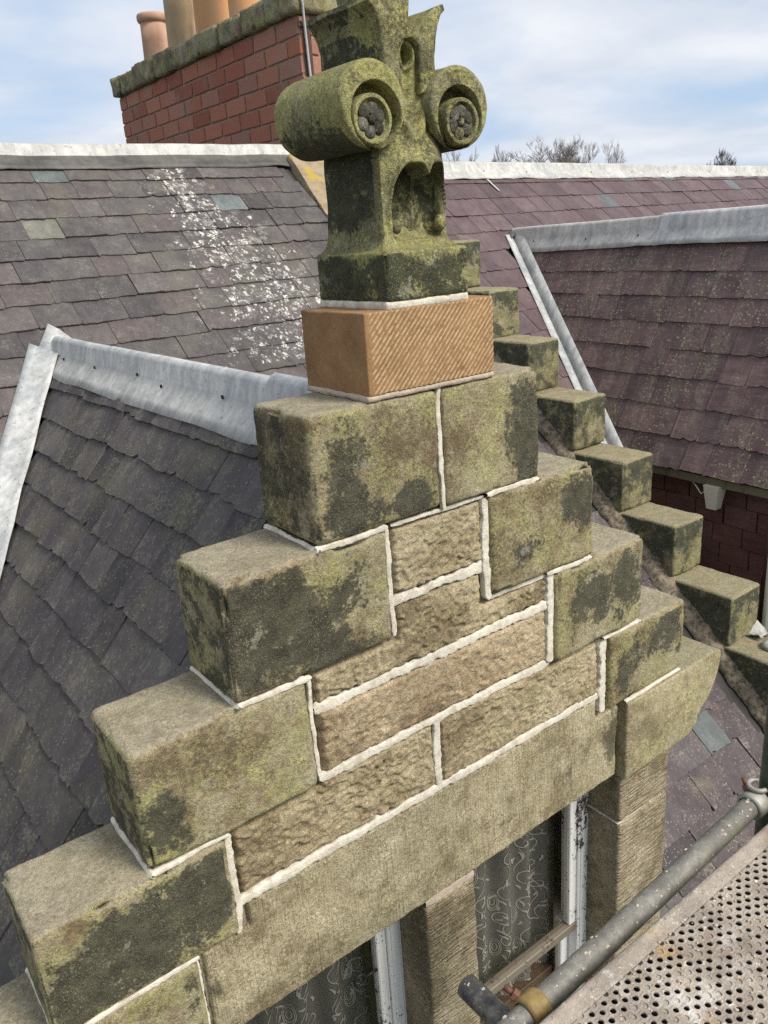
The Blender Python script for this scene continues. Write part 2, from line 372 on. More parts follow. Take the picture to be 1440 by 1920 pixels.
def slate_mat(name, stops, lich=(.3, .31, .2), lich_amt=.5, moss=(.10, .10, .05), moss_amt=.4, droppings=False, spots=None, grain=(30, 4, 30)):
    M = Mat(name, .62); M.b.inputs['Specular IOR Level'].default_value = .22
    r = M.rnd(); base = M.ramp(r, *stops)
    p0 = M.pos; M.offset(23)
    n1 = M.noise(6, 5, .6); n2 = M.noise(24, 5, .65); n3 = M.noise(110, 4, .7)
    st = M.noise(1, 4, .6, M.scaled(*grain))
    col = M.mix(.7, base, M.ramp(n1, (.3, .72), (.7, 1.28)), 'MULTIPLY'); col = M.mix(.6, col, M.ramp(st, (.3, .72), (.7, 1.3)), 'MULTIPLY')
    col = M.mix(.5, col, M.ramp(n3, (.3, .75), (.7, 1.25)), 'MULTIPLY')
    mm = M.sel(M.math('ADD', M.math('MULTIPLY', M.noise(3.2, 5, .62, src_or(M, p0)), .7), M.math('MULTIPLY', n3, .3)), .60 - .16 * moss_amt, .74 - .16 * moss_amt)
    col = M.mix(M.math('MULTIPLY', mm, .7), col, moss)
    v = M.voro(48); a = M.ramp(v, (.12, 1.0), (.2, 0.0))
    lm = M.math('MULTIPLY', a, M.sel(M.noise(5, 4, .6, src_or(M, p0)), .60 - .2 * lich_amt, .70 - .2 * lich_amt))
    col = M.mix(M.math('MULTIPLY', lm, .75), col, lich)
    v3 = M.sel(M.math('ADD', M.math('MULTIPLY', M.noise(60, 4, .75), .6), M.math('MULTIPLY', n1, .4)), .60 - .06 * lich_amt, .68 - .06 * lich_amt)
    col = M.mix(M.math('MULTIPLY', v3, .4), col, lich)
    if spots:
        stv = M.noise(1, 4, .6, M.scaled(1.2, 6.5, 1.0, src=p0)); sk = M.math('MULTIPLY', M.sel(stv, .48, .60), M.sel(M.noise(42, 5, .75), .46, .56))
        col = M.mix(M.math('MULTIPLY', sk, .42), col, (.28, .25, .18))
        sc, sa, sb, c = spots
        v4 = M.ramp(M.voro(sc, M.scaled(1, 1, 1, (.5, .2, .1))), (.18, 1.0), (.27, 0.0))
        v4 = M.math('MULTIPLY', v4, M.sel(M.noise(1.6, 3, .55, src_or(M, p0)), sa, sb))
        v4 = M.math('MULTIPLY', v4, M.sel(M.noise(45, 2), .38, .5))
        col = M.mix(M.math('MULTIPLY', v4, .85), col, c)
    if droppings:
        sp = M.node('ShaderNodeSeparateXYZ'); M.link(p0, sp.inputs[0]); y = sp.outputs['Y']; x = sp.outputs['X']
        cx = M.math('ADD', 1.50, M.math('MULTIPLY', M.math('SUBTRACT', 4.85, y), .22))
        d = M.math('ABSOLUTE', M.math('SUBTRACT', x, cx))
        wd = M.math('ADD', .30, M.math('MULTIPLY', M.math('SUBTRACT', 4.95, y), .40))
        band = M.math('SUBTRACT', 1.0, M.math('DIVIDE', d, wd), True)
        band = M.math('MULTIPLY', band, M.ramp(y, (0, 0.0), (1, 1.0)) if False else M.math('MULTIPLY', M.math('LESS_THAN', y, 5.02), M.math('GREATER_THAN', y, 3.35)))
        wn_ = M.node('ShaderNodeTexNoise'); wn_.inputs['Scale'].default_value = 30; M.link(p0, wn_.inputs['Vector']); wv_ = M.node('ShaderNodeVectorMath', operation='SCALE'); wv_.inputs['Scale'].default_value = .055; M.link(wn_.outputs['Color'], wv_.inputs[0]); wa_ = M.node('ShaderNodeVectorMath', operation='ADD'); M.link(p0, wa_.inputs[0]); M.link(wv_.outputs[0], wa_.inputs[1])
        wv = M.scaled(1, .6, .6, (0, 0, R(8)), src=wa_.outputs[0])
        dv = M.ramp(M.voro(13, wv), (.22, 1.0), (.29, 0.0)); dv2 = M.ramp(M.voro(30, wv), (.26, 1.0), (.36, 0.0))
        brk = M.sel(M.noise(70, 3, .7, src_or(M, p0)), .42, .52)
        g = M.math('ADD', M.math('MULTIPLY', dv, M.sel(M.math('ADD', M.noise(14, 2, .5, src_or(M, p0)), M.math('MULTIPLY', band, .36)), .63, .71)),
                   M.math('MULTIPLY', M.math('MULTIPLY', dv2, M.sel(M.math('ADD', M.noise(7, 3, .5, src_or(M, p0)), M.math('MULTIPLY', band, .36)), .65, .75)), .9), True)
        sm = M.math('MULTIPLY', M.sel(M.math('ADD', M.noise(38, 4, .65, p0), M.math('MULTIPLY', band, .10)), .68, .77), .65); g = M.math('ADD', g, sm, True)
        sm2 = M.math('MULTIPLY', M.sel(M.math('ADD', M.noise(9, 5, .7, p0), M.math('MULTIPLY', band, .12)), .60, .72), .40); g = M.math('ADD', g, sm2, True)
        g = M.math('MULTIPLY', M.math('MULTIPLY', g, brk), M.math('GREATER_THAN', band, .01))
        col = M.mix(M.math('MULTIPLY', g, .9), col, (.62, .585, .52))
    M.color(col); M.bump(n2, .004, .6); M.bump(st, .004, .7); M.bump(n3, .0015, .8)
    M.rough(M.ramp(n2, (.3, .5), (.7, .8)))
    return M.m
def src_or(M, p): return p
MAT['slate_main'] = slate_mat('weathered_main_slate', ((0, (.066, .058, .057)), (.3, (.086, .076, .074)), (.55, (.108, .094, .088)), (.8, (.094, .074, .072)), (1, (.082, .076, .074))),
    lich=(.27, .25, .19), lich_amt=.7, moss=(.135, .122, .095), moss_amt=.6, droppings=True)
MAT['slate_teal'] = slate_mat('grey_green_slate', ((0, (.09, .10, .096)), (1, (.13, .143, .138))), lich=(.3, .32, .25), lich_amt=.5, moss_amt=.1)
MAT['slate_pale'] = slate_mat('pale_lichened_slate', ((0, (.135, .13, .105)), (1, (.17, .165, .135))), lich=(.3, .32, .25), lich_amt=.7, moss_amt=.5)
MAT['slate_dormer'] = slate_mat('riven_dormer_slate', ((0, (.050, .044, .046)), (.3, (.082, .070, .072)), (.6, (.100, .087, .082)), (.8, (.072, .062, .066)), (1, (.122, .108, .102))),
    lich=(.28, .265, .155), lich_amt=1.15, moss=(.118, .108, .072), moss_amt=.65, grain=(9, 26, 26))
MAT['slate_right'] = slate_mat('plum_slate', ((0, (.084, .058, .060)), (.4, (.112, .075, .077)), (.75, (.130, .091, .091)), (1, (.096, .068, .072))), lich=(.25, .21, .19), lich_amt=.1, moss=(.12, .09, .08), moss_amt=.2)
MAT['slate_wing'] = slate_mat('lichened_plum_slate', ((0, (.095, .062, .062)), (.4, (.13, .08, .08)), (.75, (.155, .10, .095)), (1, (.115, .078, .08))), lich=(.30, .26, .18), lich_amt=.7, moss=(.145, .11, .07), moss_amt=.4,
    spots=(33, .42, .56, (.38, .37, .19)))
MAT['slate_lower'] = slate_mat('mauve_slate', ((0, (.058, .045, .048)), (.5, (.080, .061, .063)), (1, (.094, .08, .08))), lich=(.36, .33, .24), lich_amt=1.0, moss=(.17, .15, .1), moss_amt=.35)
MAT['tile_hung'] = slate_mat('maroon_hung_tile', ((0, (.125, .055, .05)), (.5, (.16, .078, .068)), (1, (.135, .072, .068))), lich_amt=0, moss_amt=.1, lich=(.14, .1, .09))

def lead(name, c0, c1, dirt):
    M = Mat(name, .55); n1 = M.noise(3, 4); n2 = M.noise(40, 5, .7); st = M.noise(1, 4, .6, M.scaled(22, 22, 3))
    col = M.mix(M.sel(n1, .4, .6), c0, c1); col = M.mix(.6, col, M.ramp(st, (.3, .62), (.7, 1.25)), 'MULTIPLY'); col = M.mix(.5, col, M.ramp(M.noise(9, 6, .7), (.34, .6), (.66, 1.2)), 'MULTIPLY')
    col = M.mix(M.math('MULTIPLY', M.sel(n2, .58, .66), dirt), col, (.10, .10, .09)); col = M.mix(.35, col, M.ramp(M.noise(160, 3), (.3, .8), (.7, 1.15)), 'MULTIPLY')
    M.color(col); M.bump(n1, .02, .5); M.bump(n2, .003, .5); M.b.inputs['Metallic'].default_value = .0; return M.m
MAT['lead'] = lead('oxidised_lead', (.54, .53, .50), (.42, .43, .42), .5)
MAT['lead_warm'] = lead('streaked_lead', (.55, .535, .49), (.44, .435, .41), .45)
MAT['lead_dirty'] = lead('dirty_cement_ridge', (.125, .115, .10), (.062, .058, .05), 1.0)
MAT['lead_white'] = lead('white_ridge_capping', (.52, .505, .46), (.42, .41, .38), .6)

def brick():
    M = Mat('red_brick', .9); r = M.rnd(); p0 = M.pos; M.offset(19)
    col = M.ramp(r, (0, (.27, .092, .056)), (.35, (.35, .128, .078)), (.7, (.40, .17, .108)), (1, (.30, .15, .11)))
    n = M.noise(14, 5, .7); g = M.noise(120, 3, .7)
    col = M.mix(.5, col, M.ramp(g, (.3, .65), (.7, 1.3)), 'MULTIPLY')
    col = M.mix(M.math('MULTIPLY', M.sel(M.noise(2.5, 5, .7, p0), .52, .66), .55), col, (.26, .2, .16))
    col = M.mix(M.math('MULTIPLY', M.sel(n, .62, .7), .5), col, (.36, .3, .25))
    M.color(col); M.bump(n, .01, .6); M.bump(g, .003, .7); return M.m
MAT['brick'] = brick()
MAT['brick_mortar'] = mortar('chimney_mortar', (.31, .225, .165), (.23, .155, .11))
MAT['cap'] = stone('lichened_chimney_cap', (.15, .13, .08), (.25, .215, .135), (.33, .30, .21), moss=(.26, .24, .09), moss_amt=.5, crust_shade=(.06, .05, .035), brown=(.2, .08, .05), brown_amt=.5)
def terracotta(name, a, b, soot):
    M = Mat(name, .75); n = M.noise(5, 5); s_ = M.noise(1, 4, .6, M.scaled(6, 6, 1.2))
    col = M.mix(M.sel(n, .4, .62), a, b); col = M.mix(M.math('MULTIPLY', M.sel(s_, .5, .66), soot), col, (.14, .10, .07)); M.color(col); M.bump(n, .004, .4); return M.m
MAT['pot_a'] = terracotta('pinkish_terracotta', (.44, .25, .16), (.50, .31, .21), .3)
MAT['pot_b'] = terracotta('sooty_buff_terracotta', (.42, .30, .16), (.34, .25, .15), .8)
MAT['pot_c'] = terracotta('orange_terracotta', (.56, .28, .12), (.50, .30, .16), .25)
def paint(name, c, worn):
    M = Mat(name, .5); n = M.noise(9, 6, .75, M.scaled(1, 1, .35)); g = M.noise(60, 4, .7)
    f = M.sel(M.math('ADD', M.math('MULTIPLY', n, .7), M.math('MULTIPLY', g, .3)), .64 - .13 * worn, .66 - .13 * worn)
    col = M.mix(f, c, M.mix(M.sel(g, .45, .6), (.16, .12, .08), (.07, .055, .045))); M.color(col); M.bump(M.math('SUBTRACT', 1.0, f), .003, .8); return M.m
MAT['white_paint'] = paint('flaking_white_paint', (.78, .77, .74), .62)
MAT['white_flaking'] = paint('badly_flaking_white_paint', (.74, .72, .68), .82)
MAT['bare_wood'] = paint('weathered_bare_wood', (.17, .145, .11), .6)
MAT['brown_wood'] = paint('brown_stained_wood', (.055, .03, .018), .2)
MAT['shutter'] = paint('khaki_shutter_paint', (.15, .12, .07), .15)
MAT['cream'] = paint('cream_painted_plastic', (.62, .58, .46), .05)
MAT['fascia'] = paint('olive_fascia_board', (.15, .13, .085), .5)
def simple(name, c, rough=.6, metal=0, var=.25, bumpd=.002):
    M = Mat(name, rough); n = M.noise(30, 5, .65); col = M.mix(var, c, M.ramp(n, (.3, .4), (.7, 1.5)), 'MULTIPLY'); M.color(col); M.b.inputs['Metallic'].default_value = metal; M.bump(n, bumpd, .5); return M.m
MAT['rust_iron'] = simple('rusty_iron_strap', (.10, .05, .035), .7, .2, .6)
MAT['cable'] = simple('grey_cable', (.45, .45, .45), .5)
MAT['dark_iron'] = simple('dark_iron', (.03, .028, .026), .5, .4)
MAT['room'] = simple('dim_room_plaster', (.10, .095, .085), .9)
MAT['bark'] = simple('grey_brown_bark', (.23, .195, .178), .9)  # bark colour paled to imitate distance haze
MAT['bark_dark'] = simple('dark_brown_bark', (.085, .062, .055), .9)
MAT['bolt'] = simple('rusty_bolt', (.17, .075, .05), .7, .3, .5)
def galv():
    M = Mat('cement_splashed_steel_tube', .55); n = M.noise(10, 5, .65); g = M.noise(55, 5, .75); d = M.noise(3, 4, .6)
    col = M.mix(M.sel(n, .4, .62), (.165, .155, .132), (.25, .235, .20)); col = M.mix(M.math('MULTIPLY', M.sel(g, .42, .58), .5), col, (.10, .095, .085))
    col = M.mix(M.math('MULTIPLY', M.sel(d, .55, .66), .6), col, (.23, .24, .14))
    col = M.mix(M.sel(M.noise(85, 3, .7), .66, .70), col, (.62, .58, .50)); col = M.mix(M.sel(M.noise(26, 4, .7), .66, .70), col, (.5, .45, .37))
    M.color(col); M.bump(g, .004, .8); M.b.inputs['Metallic'].default_value = .15; return M.m
MAT['tube'] = galv()
MAT['tube_green'] = simple('green_painted_tube', (.055, .075, .055), .5, .2, .6)
MAT['coupler'] = simple('ochre_coupler_steel', (.26, .18, .07), .7, .2, .7)
MAT['coupler_grey'] = simple('pale_galvanised_coupler', (.30, .29, .25), .6, .3, .6)
def black_tar():
    M = Mat('tarry_tube_end', .5); n = M.noise(16, 5, .7); g = M.noise(60, 4, .7)
    col = M.mix(M.sel(n, .45, .6), (.05, .047, .043), (.17, .155, .13)); col = M.mix(M.sel(g, .62, .68), col, (.55, .53, .48)); M.color(col); M.bump(g, .004, .8); return M.m
MAT['tube_dark'] = black_tar()
def deck():
    M = Mat('cement_crusted_steel_deck', .9); n = M.noise(11, 6, .7); g = M.noise(70, 5, .75); f = M.noise(260, 3, .7)
    col = M.mix(M.sel(n, .42, .6), (.39, .33, .265), (.275, .23, .185)); col = M.mix(M.sel(M.noise(6, 5, .65), .56, .68), col, (.62, .58, .52))
    col = M.mix(M.math('MULTIPLY', M.sel(M.noise(5, 5, .65, M.scaled(1, 1, 1, (0, 0, 2))), .56, .66), .6), col, (.20, .13, .075))
    col = M.mix(M.math('MULTIPLY', M.sel(M.noise(8, 4, .6, M.scaled(1, 1, 1, (0, 0, 4))), .63, .70), .5), col, (.45, .27, .07))
    col = M.mix(M.sel(g, .60, .66), col, (.66, .62, .55)); col = M.mix(M.math('MULTIPLY', M.sel(M.noise(95, 3), .63, .68), .7), col, (.14, .12, .1))
    col = M.mix(.5, col, M.ramp(f, (.3, .65), (.7, 1.25)), 'MULTIPLY')
    M.color(col); M.bump(n, .003, .5); M.bump(g, .005, .9); M.bump(f, .0015, .8); return M.m
MAT['deck'] = deck()
def glass():
    M = Mat('old_window_glass', .05); t = M.t; t.nodes.remove(M.b)
    tr = M.node('ShaderNodeBsdfTransparent'); tr.inputs['Color'].default_value = (.93, .92, .90, 1)
    gl = M.node('ShaderNodeBsdfGlossy'); gl.inputs['Roughness'].default_value = .03
    lw = M.node('ShaderNodeLayerWeight'); lw.inputs['Blend'].default_value = .5
    ms = M.node('ShaderNodeMixShader'); M.link(M.math('ADD', M.math('MULTIPLY', M.math('POWER', lw.outputs['Facing'], 4.0), .45), .02), ms.inputs[0]); M.link(tr.outputs[0], ms.inputs[1]); M.link(gl.outputs[0], ms.inputs[2])
    bw = M.node('ShaderNodeBump'); bw.inputs['Distance'].default_value = .004; M.link(M.noise(6, 2), bw.inputs['Height']); M.link(bw.outputs[0], gl.inputs['Normal'])
    M.link(ms.outputs[0], t.nodes['Material Output'].inputs['Surface']); return M.m
MAT['glass'] = glass()
def net(name, c, tr_):
    M = Mat(name, .9); t = M.t; M.color(c)
    tr = M.node('ShaderNodeBsdfTransparent'); ms = M.node('ShaderNodeMixShader'); ms.inputs[0].default_value = tr_
    M.link(M.b.outputs[0], ms.inputs[1]); M.link(tr.outputs[0], ms.inputs[2]); M.link(ms.outputs[0], t.nodes['Material Output'].inputs['Surface']); return M.m
MAT['net'] = net('sheer_net_curtain', (.20, .195, .185), .35)
MAT['lace'] = net('white_lace_thread', (.50, .49, .46), .25)
def ground():
    M = Mat('ground_grass_and_gravel', .95); n = M.noise(.15, 6); col = M.mix(M.sel(n, .4, .6), (.06, .075, .03), (.10, .09, .07)); M.color(col); M.bump(M.noise(8, 4), .05, .5); return M.m
MAT['ground'] = ground()

# ================================================================== setting
gv = []; n_ = 24
part('ground', [(-900, -900, -7.3), (900, -900, -7.3), (900, 900, -7.3), (-900, 900, -7.3)], [(0, 1, 2, 3)], MAT['ground'], kind='structure')

# ------------------------------------------------------------------ visibility helper for choosing which repeats become objects
def screen(p):
    d = np.asarray(p) - CAM; z = d @ CF
    return 720 + FPX * (d @ CR) / z, 960 - FPX * (d @ CU) / z, z

# ------------------------------------------------------------------ roofs
S_MAIN = .873
def zmain(y): return -.25 + S_MAIN * (y - 3.73)
def zdorm(x): return -.285 - 1.2 * abs(x)

def slate_variants(name, mats, n, w=1.0, L=1.0, th=.007, rag=.012, seed=0):
    """slate: head at y=L, tail at y=0 with a ragged riven tail; x -.5..5"""
    rg = random.Random(seed); res = []
    for k in range(n):
        k_ = rg.random()
        tail = []
        m_ = 7
        cl = rg.choice([0, 0, 0, .06, .1]); cr = rg.choice([0, 0, 0, .06, .1])
        xs = [-.495 + cl] + [-.5 + (i + rg.uniform(-.25, .25)) / m_ for i in range(1, m_)] + [.495 - cr]
        ph = rg.uniform(0, 6); ys = [rag * (.3 * math.sin(ph + i * .8) + rg.uniform(-.55, .55)) for i, _ in enumerate(xs)]
        if rg.random() < .35: ys[rg.randrange(1, 6)] += rag * 2.2
        pts = [(.495, L)] + [(-.495, L)]
        if cl: pts.append((-.495, rg.uniform(.02, .04)))
        pts += list(zip(xs, ys))
        if cr: pts.append((.495, rg.uniform(.02, .04)))
        nv = len(pts); b = th
        V = [(x, y, b * (1 + .25 * rg.uniform(-1, 1))) for x, y in pts] + [(x * 1.004, y - .002 * (y < .1), 0) for x, y in pts]
        F = [tuple(range(nv))]
        for i in range(nv):
            j = (i + 1) % nv; F.append((i, nv + i, nv + j, j))
        me = []
        for mt in mats:
            me.append(mesh_of('slate', V, F, mt, smooth=False))
        res.append(me)
    return res

def cover(root, O, U, Vd, rows, ulo, uhi, wmean, mats, keep, pick, name='slate', seed=0, nvar=11, th=.009, lift=.020, rag=.010, cap=300, wj=.22, vmax=1e9):
    """lay slates course by course; O eave point, U along, Vd up-slope"""
    U = Vector(U).normalized(); Vd = Vector(Vd).normalized(); Nn = U.cross(Vd).normalized()
    var = slate_variants(name, mats, nvar, L=1.0, th=1.0, rag=rag / .35, seed=seed)
    rg = random.Random(seed + 5); items = []; v = 0
    for gi, g in enumerate(rows):
        u = ulo - rg.random() * wmean
        while u < uhi:
            w = wmean * rg.uniform(1 - wj, 1 + wj); uc = u + w / 2; u += w
            P = Vector(O) + U * uc + Vd * (v + g * .5)
            if not keep(P): continue
            L = min(g * 1.75, vmax - v)
            tv = v + rg.uniform(-.007, .007)
            T = Vector(O) + U * uc + Vd * tv + Nn * (lift + rg.uniform(-.002, .004))
            tilt = -(lift - .001) / (g * 1.75) + rg.uniform(-.004, .004); yaw = rg.uniform(-.012, .012); rl = rg.uniform(-.008, .008)
            M = Matrix((( U.x, Vd.x, Nn.x, 0), (U.y, Vd.y, Nn.y, 0), (U.z, Vd.z, Nn.z, 0), (0, 0, 0, 1)))
            M = Matrix.Translation(T) @ M @ Matrix.Rotation(yaw, 4, 'Z') @ Matrix.Rotation(tilt, 4, 'X') @ Matrix.Rotation(rl, 4, 'Y') @ Matrix.Diagonal((w, L, th * rg.uniform(.8, 1.3), 1))
            sx, sy, sz = screen(P); vis = sz > .1 and -70 < sx < 1510 and -70 < sy < 1990
            size = (w * FPX / sz) if vis else 0
            items.append((size, M, rg.randrange(nvar), pick(P, rg)))
        v += g
    items.sort(key=lambda t: -t[0])
    ind = [t for t in items if t[0] > 0][:cap]; rest = [t for t in items if t[0] <= 0] + [t for t in items if t[0] > 0][cap:]
    for s, M, k, mi in ind: place(name, var[k][mi], root, M)
    if rest:
        VV = []; FF = []; mi_l = []; off = 0
        for s, M, k, mi in rest:
            me = var[k][mi]; A = np.array(M); co = np.array([tuple(q.co) for q in me.vertices]); co = co @ A[:3, :3].T + A[:3, 3]
            VV += co.tolist(); 
            for pl in me.polygons: FF.append(tuple(i + off for i in pl.vertices)); mi_l.append(mi)
            off += len(co)
        me = mesh_of(name + '_cover', VV, FF, None, smooth=False)
        for mt in mats: me.materials.append(mt)
        me.polygons.foreach_set('material_index', mi_l)
        tag(place(name + '_cover', me, root), kind='stuff')
    return len(ind), len(rest)

# ---- main house roof
Vm = Vector((0, 1, S_MAIN)).normalized()
main_roof = thing('slate_roof', (0.9, 3.5, zmain(3.5)), 'weathered grey main slate roof behind the stone gable with white bird droppings', 'roof')
y_e = -.15
LM = (5.165 - y_e) / Vm.y
rows = []; a_ = 0
while a_ < LM - .1:
    g = .245 - .045 * (a_ / LM); rows.append(g); a_ += g
def keep_main(P):
    if P.x > 3.16: return False
    if P.y > 5.13: return False
    if P.x > 2.68 and P.y > 4.43: return False
    if P.y < .45 and abs(P.x) < 1.32: return False
    if P.y > .2 and abs(P.x) < 1.7 and zdorm(P.x) > P.z - .03 and P.y < 3.75: return False
    return True
def pick_main(P, rg):
    q = rg.random()
    if P.x > 1.6 and P.y < 3.0: return 1 if abs(P.x - 2.76) < .13 and abs(P.y - .59) < .09 else 3
    for x, y, k in ((1.83, 4.64, 1), (.64, 4.96, 1), (.28, 4.45, 2)):
        if abs(P.x - x) < .13 and abs(P.y - y) < .085: return k
    return 0
print('main', cover(main_roof, (0, y_e, zmain(y_e)), (1, 0, 0), Vm, rows, -4.6, 3.3, .262, [MAT['slate_main'], MAT['slate_teal'], MAT['slate_pale'], MAT['slate_lower']], keep_main, pick_main, seed=1, wj=.28, rag=.007, vmax=LM))
# boarding beneath the slates (front pitch and back pitch)
def slab(pts, nrm, t):
    n = Vector(nrm).normalized(); V = [Vector(p) for p in pts]; k = len(V)
    VV = [tuple(v) for v in V] + [tuple(v - n * t) for v in V]
    F = [tuple(range(k)), tuple(range(2 * k - 1, k - 1, -1))] + [(i, k + i, k + (i + 1) % k, (i + 1) % k) for i in range(k)]
    return VV, F
Nm = Vector((0, -S_MAIN, 1)).normalized()
def mp(x, y, o=0): return Vector((x, y, zmain(y))) + Nm * o
MAT['board'] = simple('dark_roof_boarding', (.05, .045, .04), .9)
# boarding is cut away where the dormer runs in
VV, FF = join(slab([mp(-4.6, y_e), mp(-1.62, y_e), mp(-1.62, 1.51), mp(0, 3.74), mp(1.62, 1.51), mp(1.62, y_e), mp(3.2, y_e), mp(3.2, 5.165), mp(-4.6, 5.165)], Nm, .04),
              slab([(-4.6, 5.17, 1.0), (3.2, 5.17, 1.0), (3.2, 9.4, -2.69), (-4.6, 9.4, -2.69)], (0, .873, 1), .05))
part('roof_boarding', VV, FF, MAT['board'], main_roof, smooth=False)
# ridge: dirty cement-bedded lead ridge with pale top
def ridge_piece(name, A, B, mats, parent, wing_dirs, wing, roll, lift=.02, wob=.012, seed=0, edge_wave=.012, rollmat=None):
    """lead ridge: a rounded roll with two wings dressed down the slopes"""
    A = Vector(A); B = Vector(B); T = (B - A); Lr = T.length; T.normalize(); n = max(6, int(Lr / .06))
    V = []; prof = 13
    w1, w2 = [Vector(w).normalized() for w in wing_dirs]
    up = -(w1 + w2).normalized()
    side = w1.cross(T).normalized()
    for i in range(n + 1):
        t = i / n; P = A + T * (Lr * t); s = seed + i * .21
        e1 = wing * (1 + edge_wave * 8 * float(fbm([[s * .9, seed, 0]], 2)[0])); e2 = wing
        lf = lift + .010 * max(0, float(fbm([[s * 1.4, 9 + seed, 0]], 2)[0])) * 4
        n1 = (up - w1 * up.dot(w1)).normalized(); n2 = (up - w2 * up.dot(w2)).normalized()
        ring = [P + w1 * e1 + n1 * (lf - .006), P + w1 * e1 + n1 * lf, P + w1 * (e1 * .75) + n1 * (lift + .004), P + w1 * (e1 * .45) + n1 * lift, P + w1 * (roll * 1.25) + n1 * lift]
        a1 = (w1 + up * .1).normalized()
        c = P + up * (lift + roll * .55)
        for q in (-.75, -.35, 0, .35, .75):
            d = (up * math.cos(q * 1.75) + (w1 - w2).normalized() * (-math.sin(q * 1.75))).normalized()
            ring.append(c + d * roll)
        ring += [P + w2 * (roll * 1.25) + n2 * lift, P + w2 * (e2 * .5) + n2 * lift, P + w2 * e2 + n2 * lift]
        wobv = float(fbm([[s, 3.3 + seed, 1]], 2)[0]) * wob
        V += [r_ + up * wobv for r_ in ring]
    V = np.array([tuple(v) for v in V]); F = grid_faces(n + 1, prof)
    m0, m1 = mats
    me = mesh_of(name, V, F, m0, smooth=True); me.materials.append(m1)
    idx = np.arange(len(F)) % (prof - 1)
    me.polygons.foreach_set('material_index', ((idx >= 4) & (idx <= 9)).astype(np.int32))
    sol = None
    o = place(name, me, parent); return o
# order of wing: first the wing facing the camera
wm1 = (0, -1, -S_MAIN); wm2 = (0, 1, -S_MAIN)
# roll goes from w1 side over the top to w2 side
ridge_piece('ridge_capping', (2.78, 5.165, 1.0), (-4.6, 5.165, 1.0), (MAT['lead_dirty'], MAT['lead_white']), main_roof, (wm1, wm2), .21, .035, lift=.035, wob=.02, seed=2, edge_wave=.02)

# ---- dormer roof behind the gable
D_S = 1.2
dorm = thing('slate_roof', (-.5, 1.8, zdorm(.5)), 'small steep slate roof behind the stepped gable, riven slates with white lead ridge and valley', 'roof')
Ud = Vector((0, -1, 0)); Vd = Vector((1, 0, D_S)).normalized()     # left pitch: up-slope towards +x
xe = -1.76
LD = (0 - xe) / Vd.x
rows = []; a_ = 0
while a_ < LD - .06:
    g = .205 - .03 * (a_ / LD); rows.append(g); a_ += g
def keep_dl(P): return P.z > zmain(P.y) - .02 and P.y > .22 and P.x < -.05
print('dormer', cover(dorm, (xe, 3.9, zdorm(xe)), Ud, Vd, rows, 0, 3.75, .235, [MAT['slate_dormer'], MAT['slate_teal']], keep_dl, lambda P, r: 1 if abs(P.x + .41) < .055 and abs(P.y - 1.32) < .085 else 0, seed=3, th=.010, lift=.021, rag=.009, wj=.32, vmax=LD))
Vd2 = Vector((-1, 0, D_S)).normalized()
cover(dorm, (1.55, .15, zdorm(1.55)), (0, 1, 0), Vd2, rows[1:], 0, 3.75, .235, [MAT['slate_dormer']], lambda P: P.z > zmain(P.y) - .02 and P.y > .22 and P.x > .05, lambda P, r: 0, seed=4, cap=0, vmax=LD)
dv = lambda x, y: (x, y, zdorm(x))
VV, FF = join(slab([dv(0, .28), dv(0, 3.70), dv(-1.75, 1.29), dv(-1.75, .28)], (-D_S, 0, 1), .04), slab([dv(0, 3.70), dv(0, .28), dv(1.54, .28), dv(1.54, 1.55)], (D_S, 0, 1), .04), box((1.46, .28, -3.2), (1.53, 1.5, zdorm(1.53) - .03)), box((-1.66, .28, -3.2), (-1.58, 1.5, zdorm(1.66) - .03)))
part('roof_boarding', VV, FF, MAT['board'], dorm, smooth=False)
wd1 = Vector((-1, 0, -D_S)); wd2 = Vector((1, 0, -D_S))
ridge_piece('ridge_capping', (0, 3.64, -.288), (0, .86, -.288), (MAT['lead_warm'], MAT['lead']), dorm, (wd1, wd2), .20, .036, lift=.032, wob=.006, seed=5)
ridge_piece('ridge_capping', (0, .90, -.284), (0, .28, -.284), (MAT['lead_warm'], MAT['lead']), dorm, (wd1, wd2), .205, .041, lift=.036, wob=.006, seed=6)
def ribbon_sheet(rows_, mat, name, parent, th=.004):
    """lead sheet through rows of points; rows_ [n][m]"""
    A = np.array([[tuple(p) for p in r_] for r_ in rows_]); n, m_ = A.shape[:2]
    Vt = A.reshape(-1, 3); F = grid_faces(n, m_)
    o = part(name, Vt, F, mat, parent); md = o.modifiers.new('thickness', 'SOLIDIFY'); md.thickness = th; md.offset = 0
    return o
Ndl = Vector((-D_S, 0, 1)).normalized()
rw = []
for i in range(41):
    t = i / 40; ax = -2.2 * t; yv = 3.69 + ax * 1.375
    P = Vector((ax, yv, zdorm(ax)))
    w_o = .155 + .012 * float(fbm([[i * .3, 1, 1]], 2)[0]); w_i = .10 + .02 * float(fbm([[i * .4, 5, 1]], 2)[0]) * 2
    a = mp(P.x - w_o, P.y + .03, .036); b = Vector((P.x + w_i * .2, P.y - w_i * 1.45, zdorm(P.x + w_i * .2))) + Ndl * .045
    up_ = (Nm + Ndl).normalized(); q = [a + (b - a) * k - up_ * (.018 * math.sin(math.pi * k)) + up_ * (.008 * float(fbm([[i * .35, k * 2, 3]], 2)[0])) for k in (0, .2, .4, .6, .8, 1)]
    rw.append(q)
ribbon_sheet(rw, MAT['lead'], 'valley_flashing', dorm)
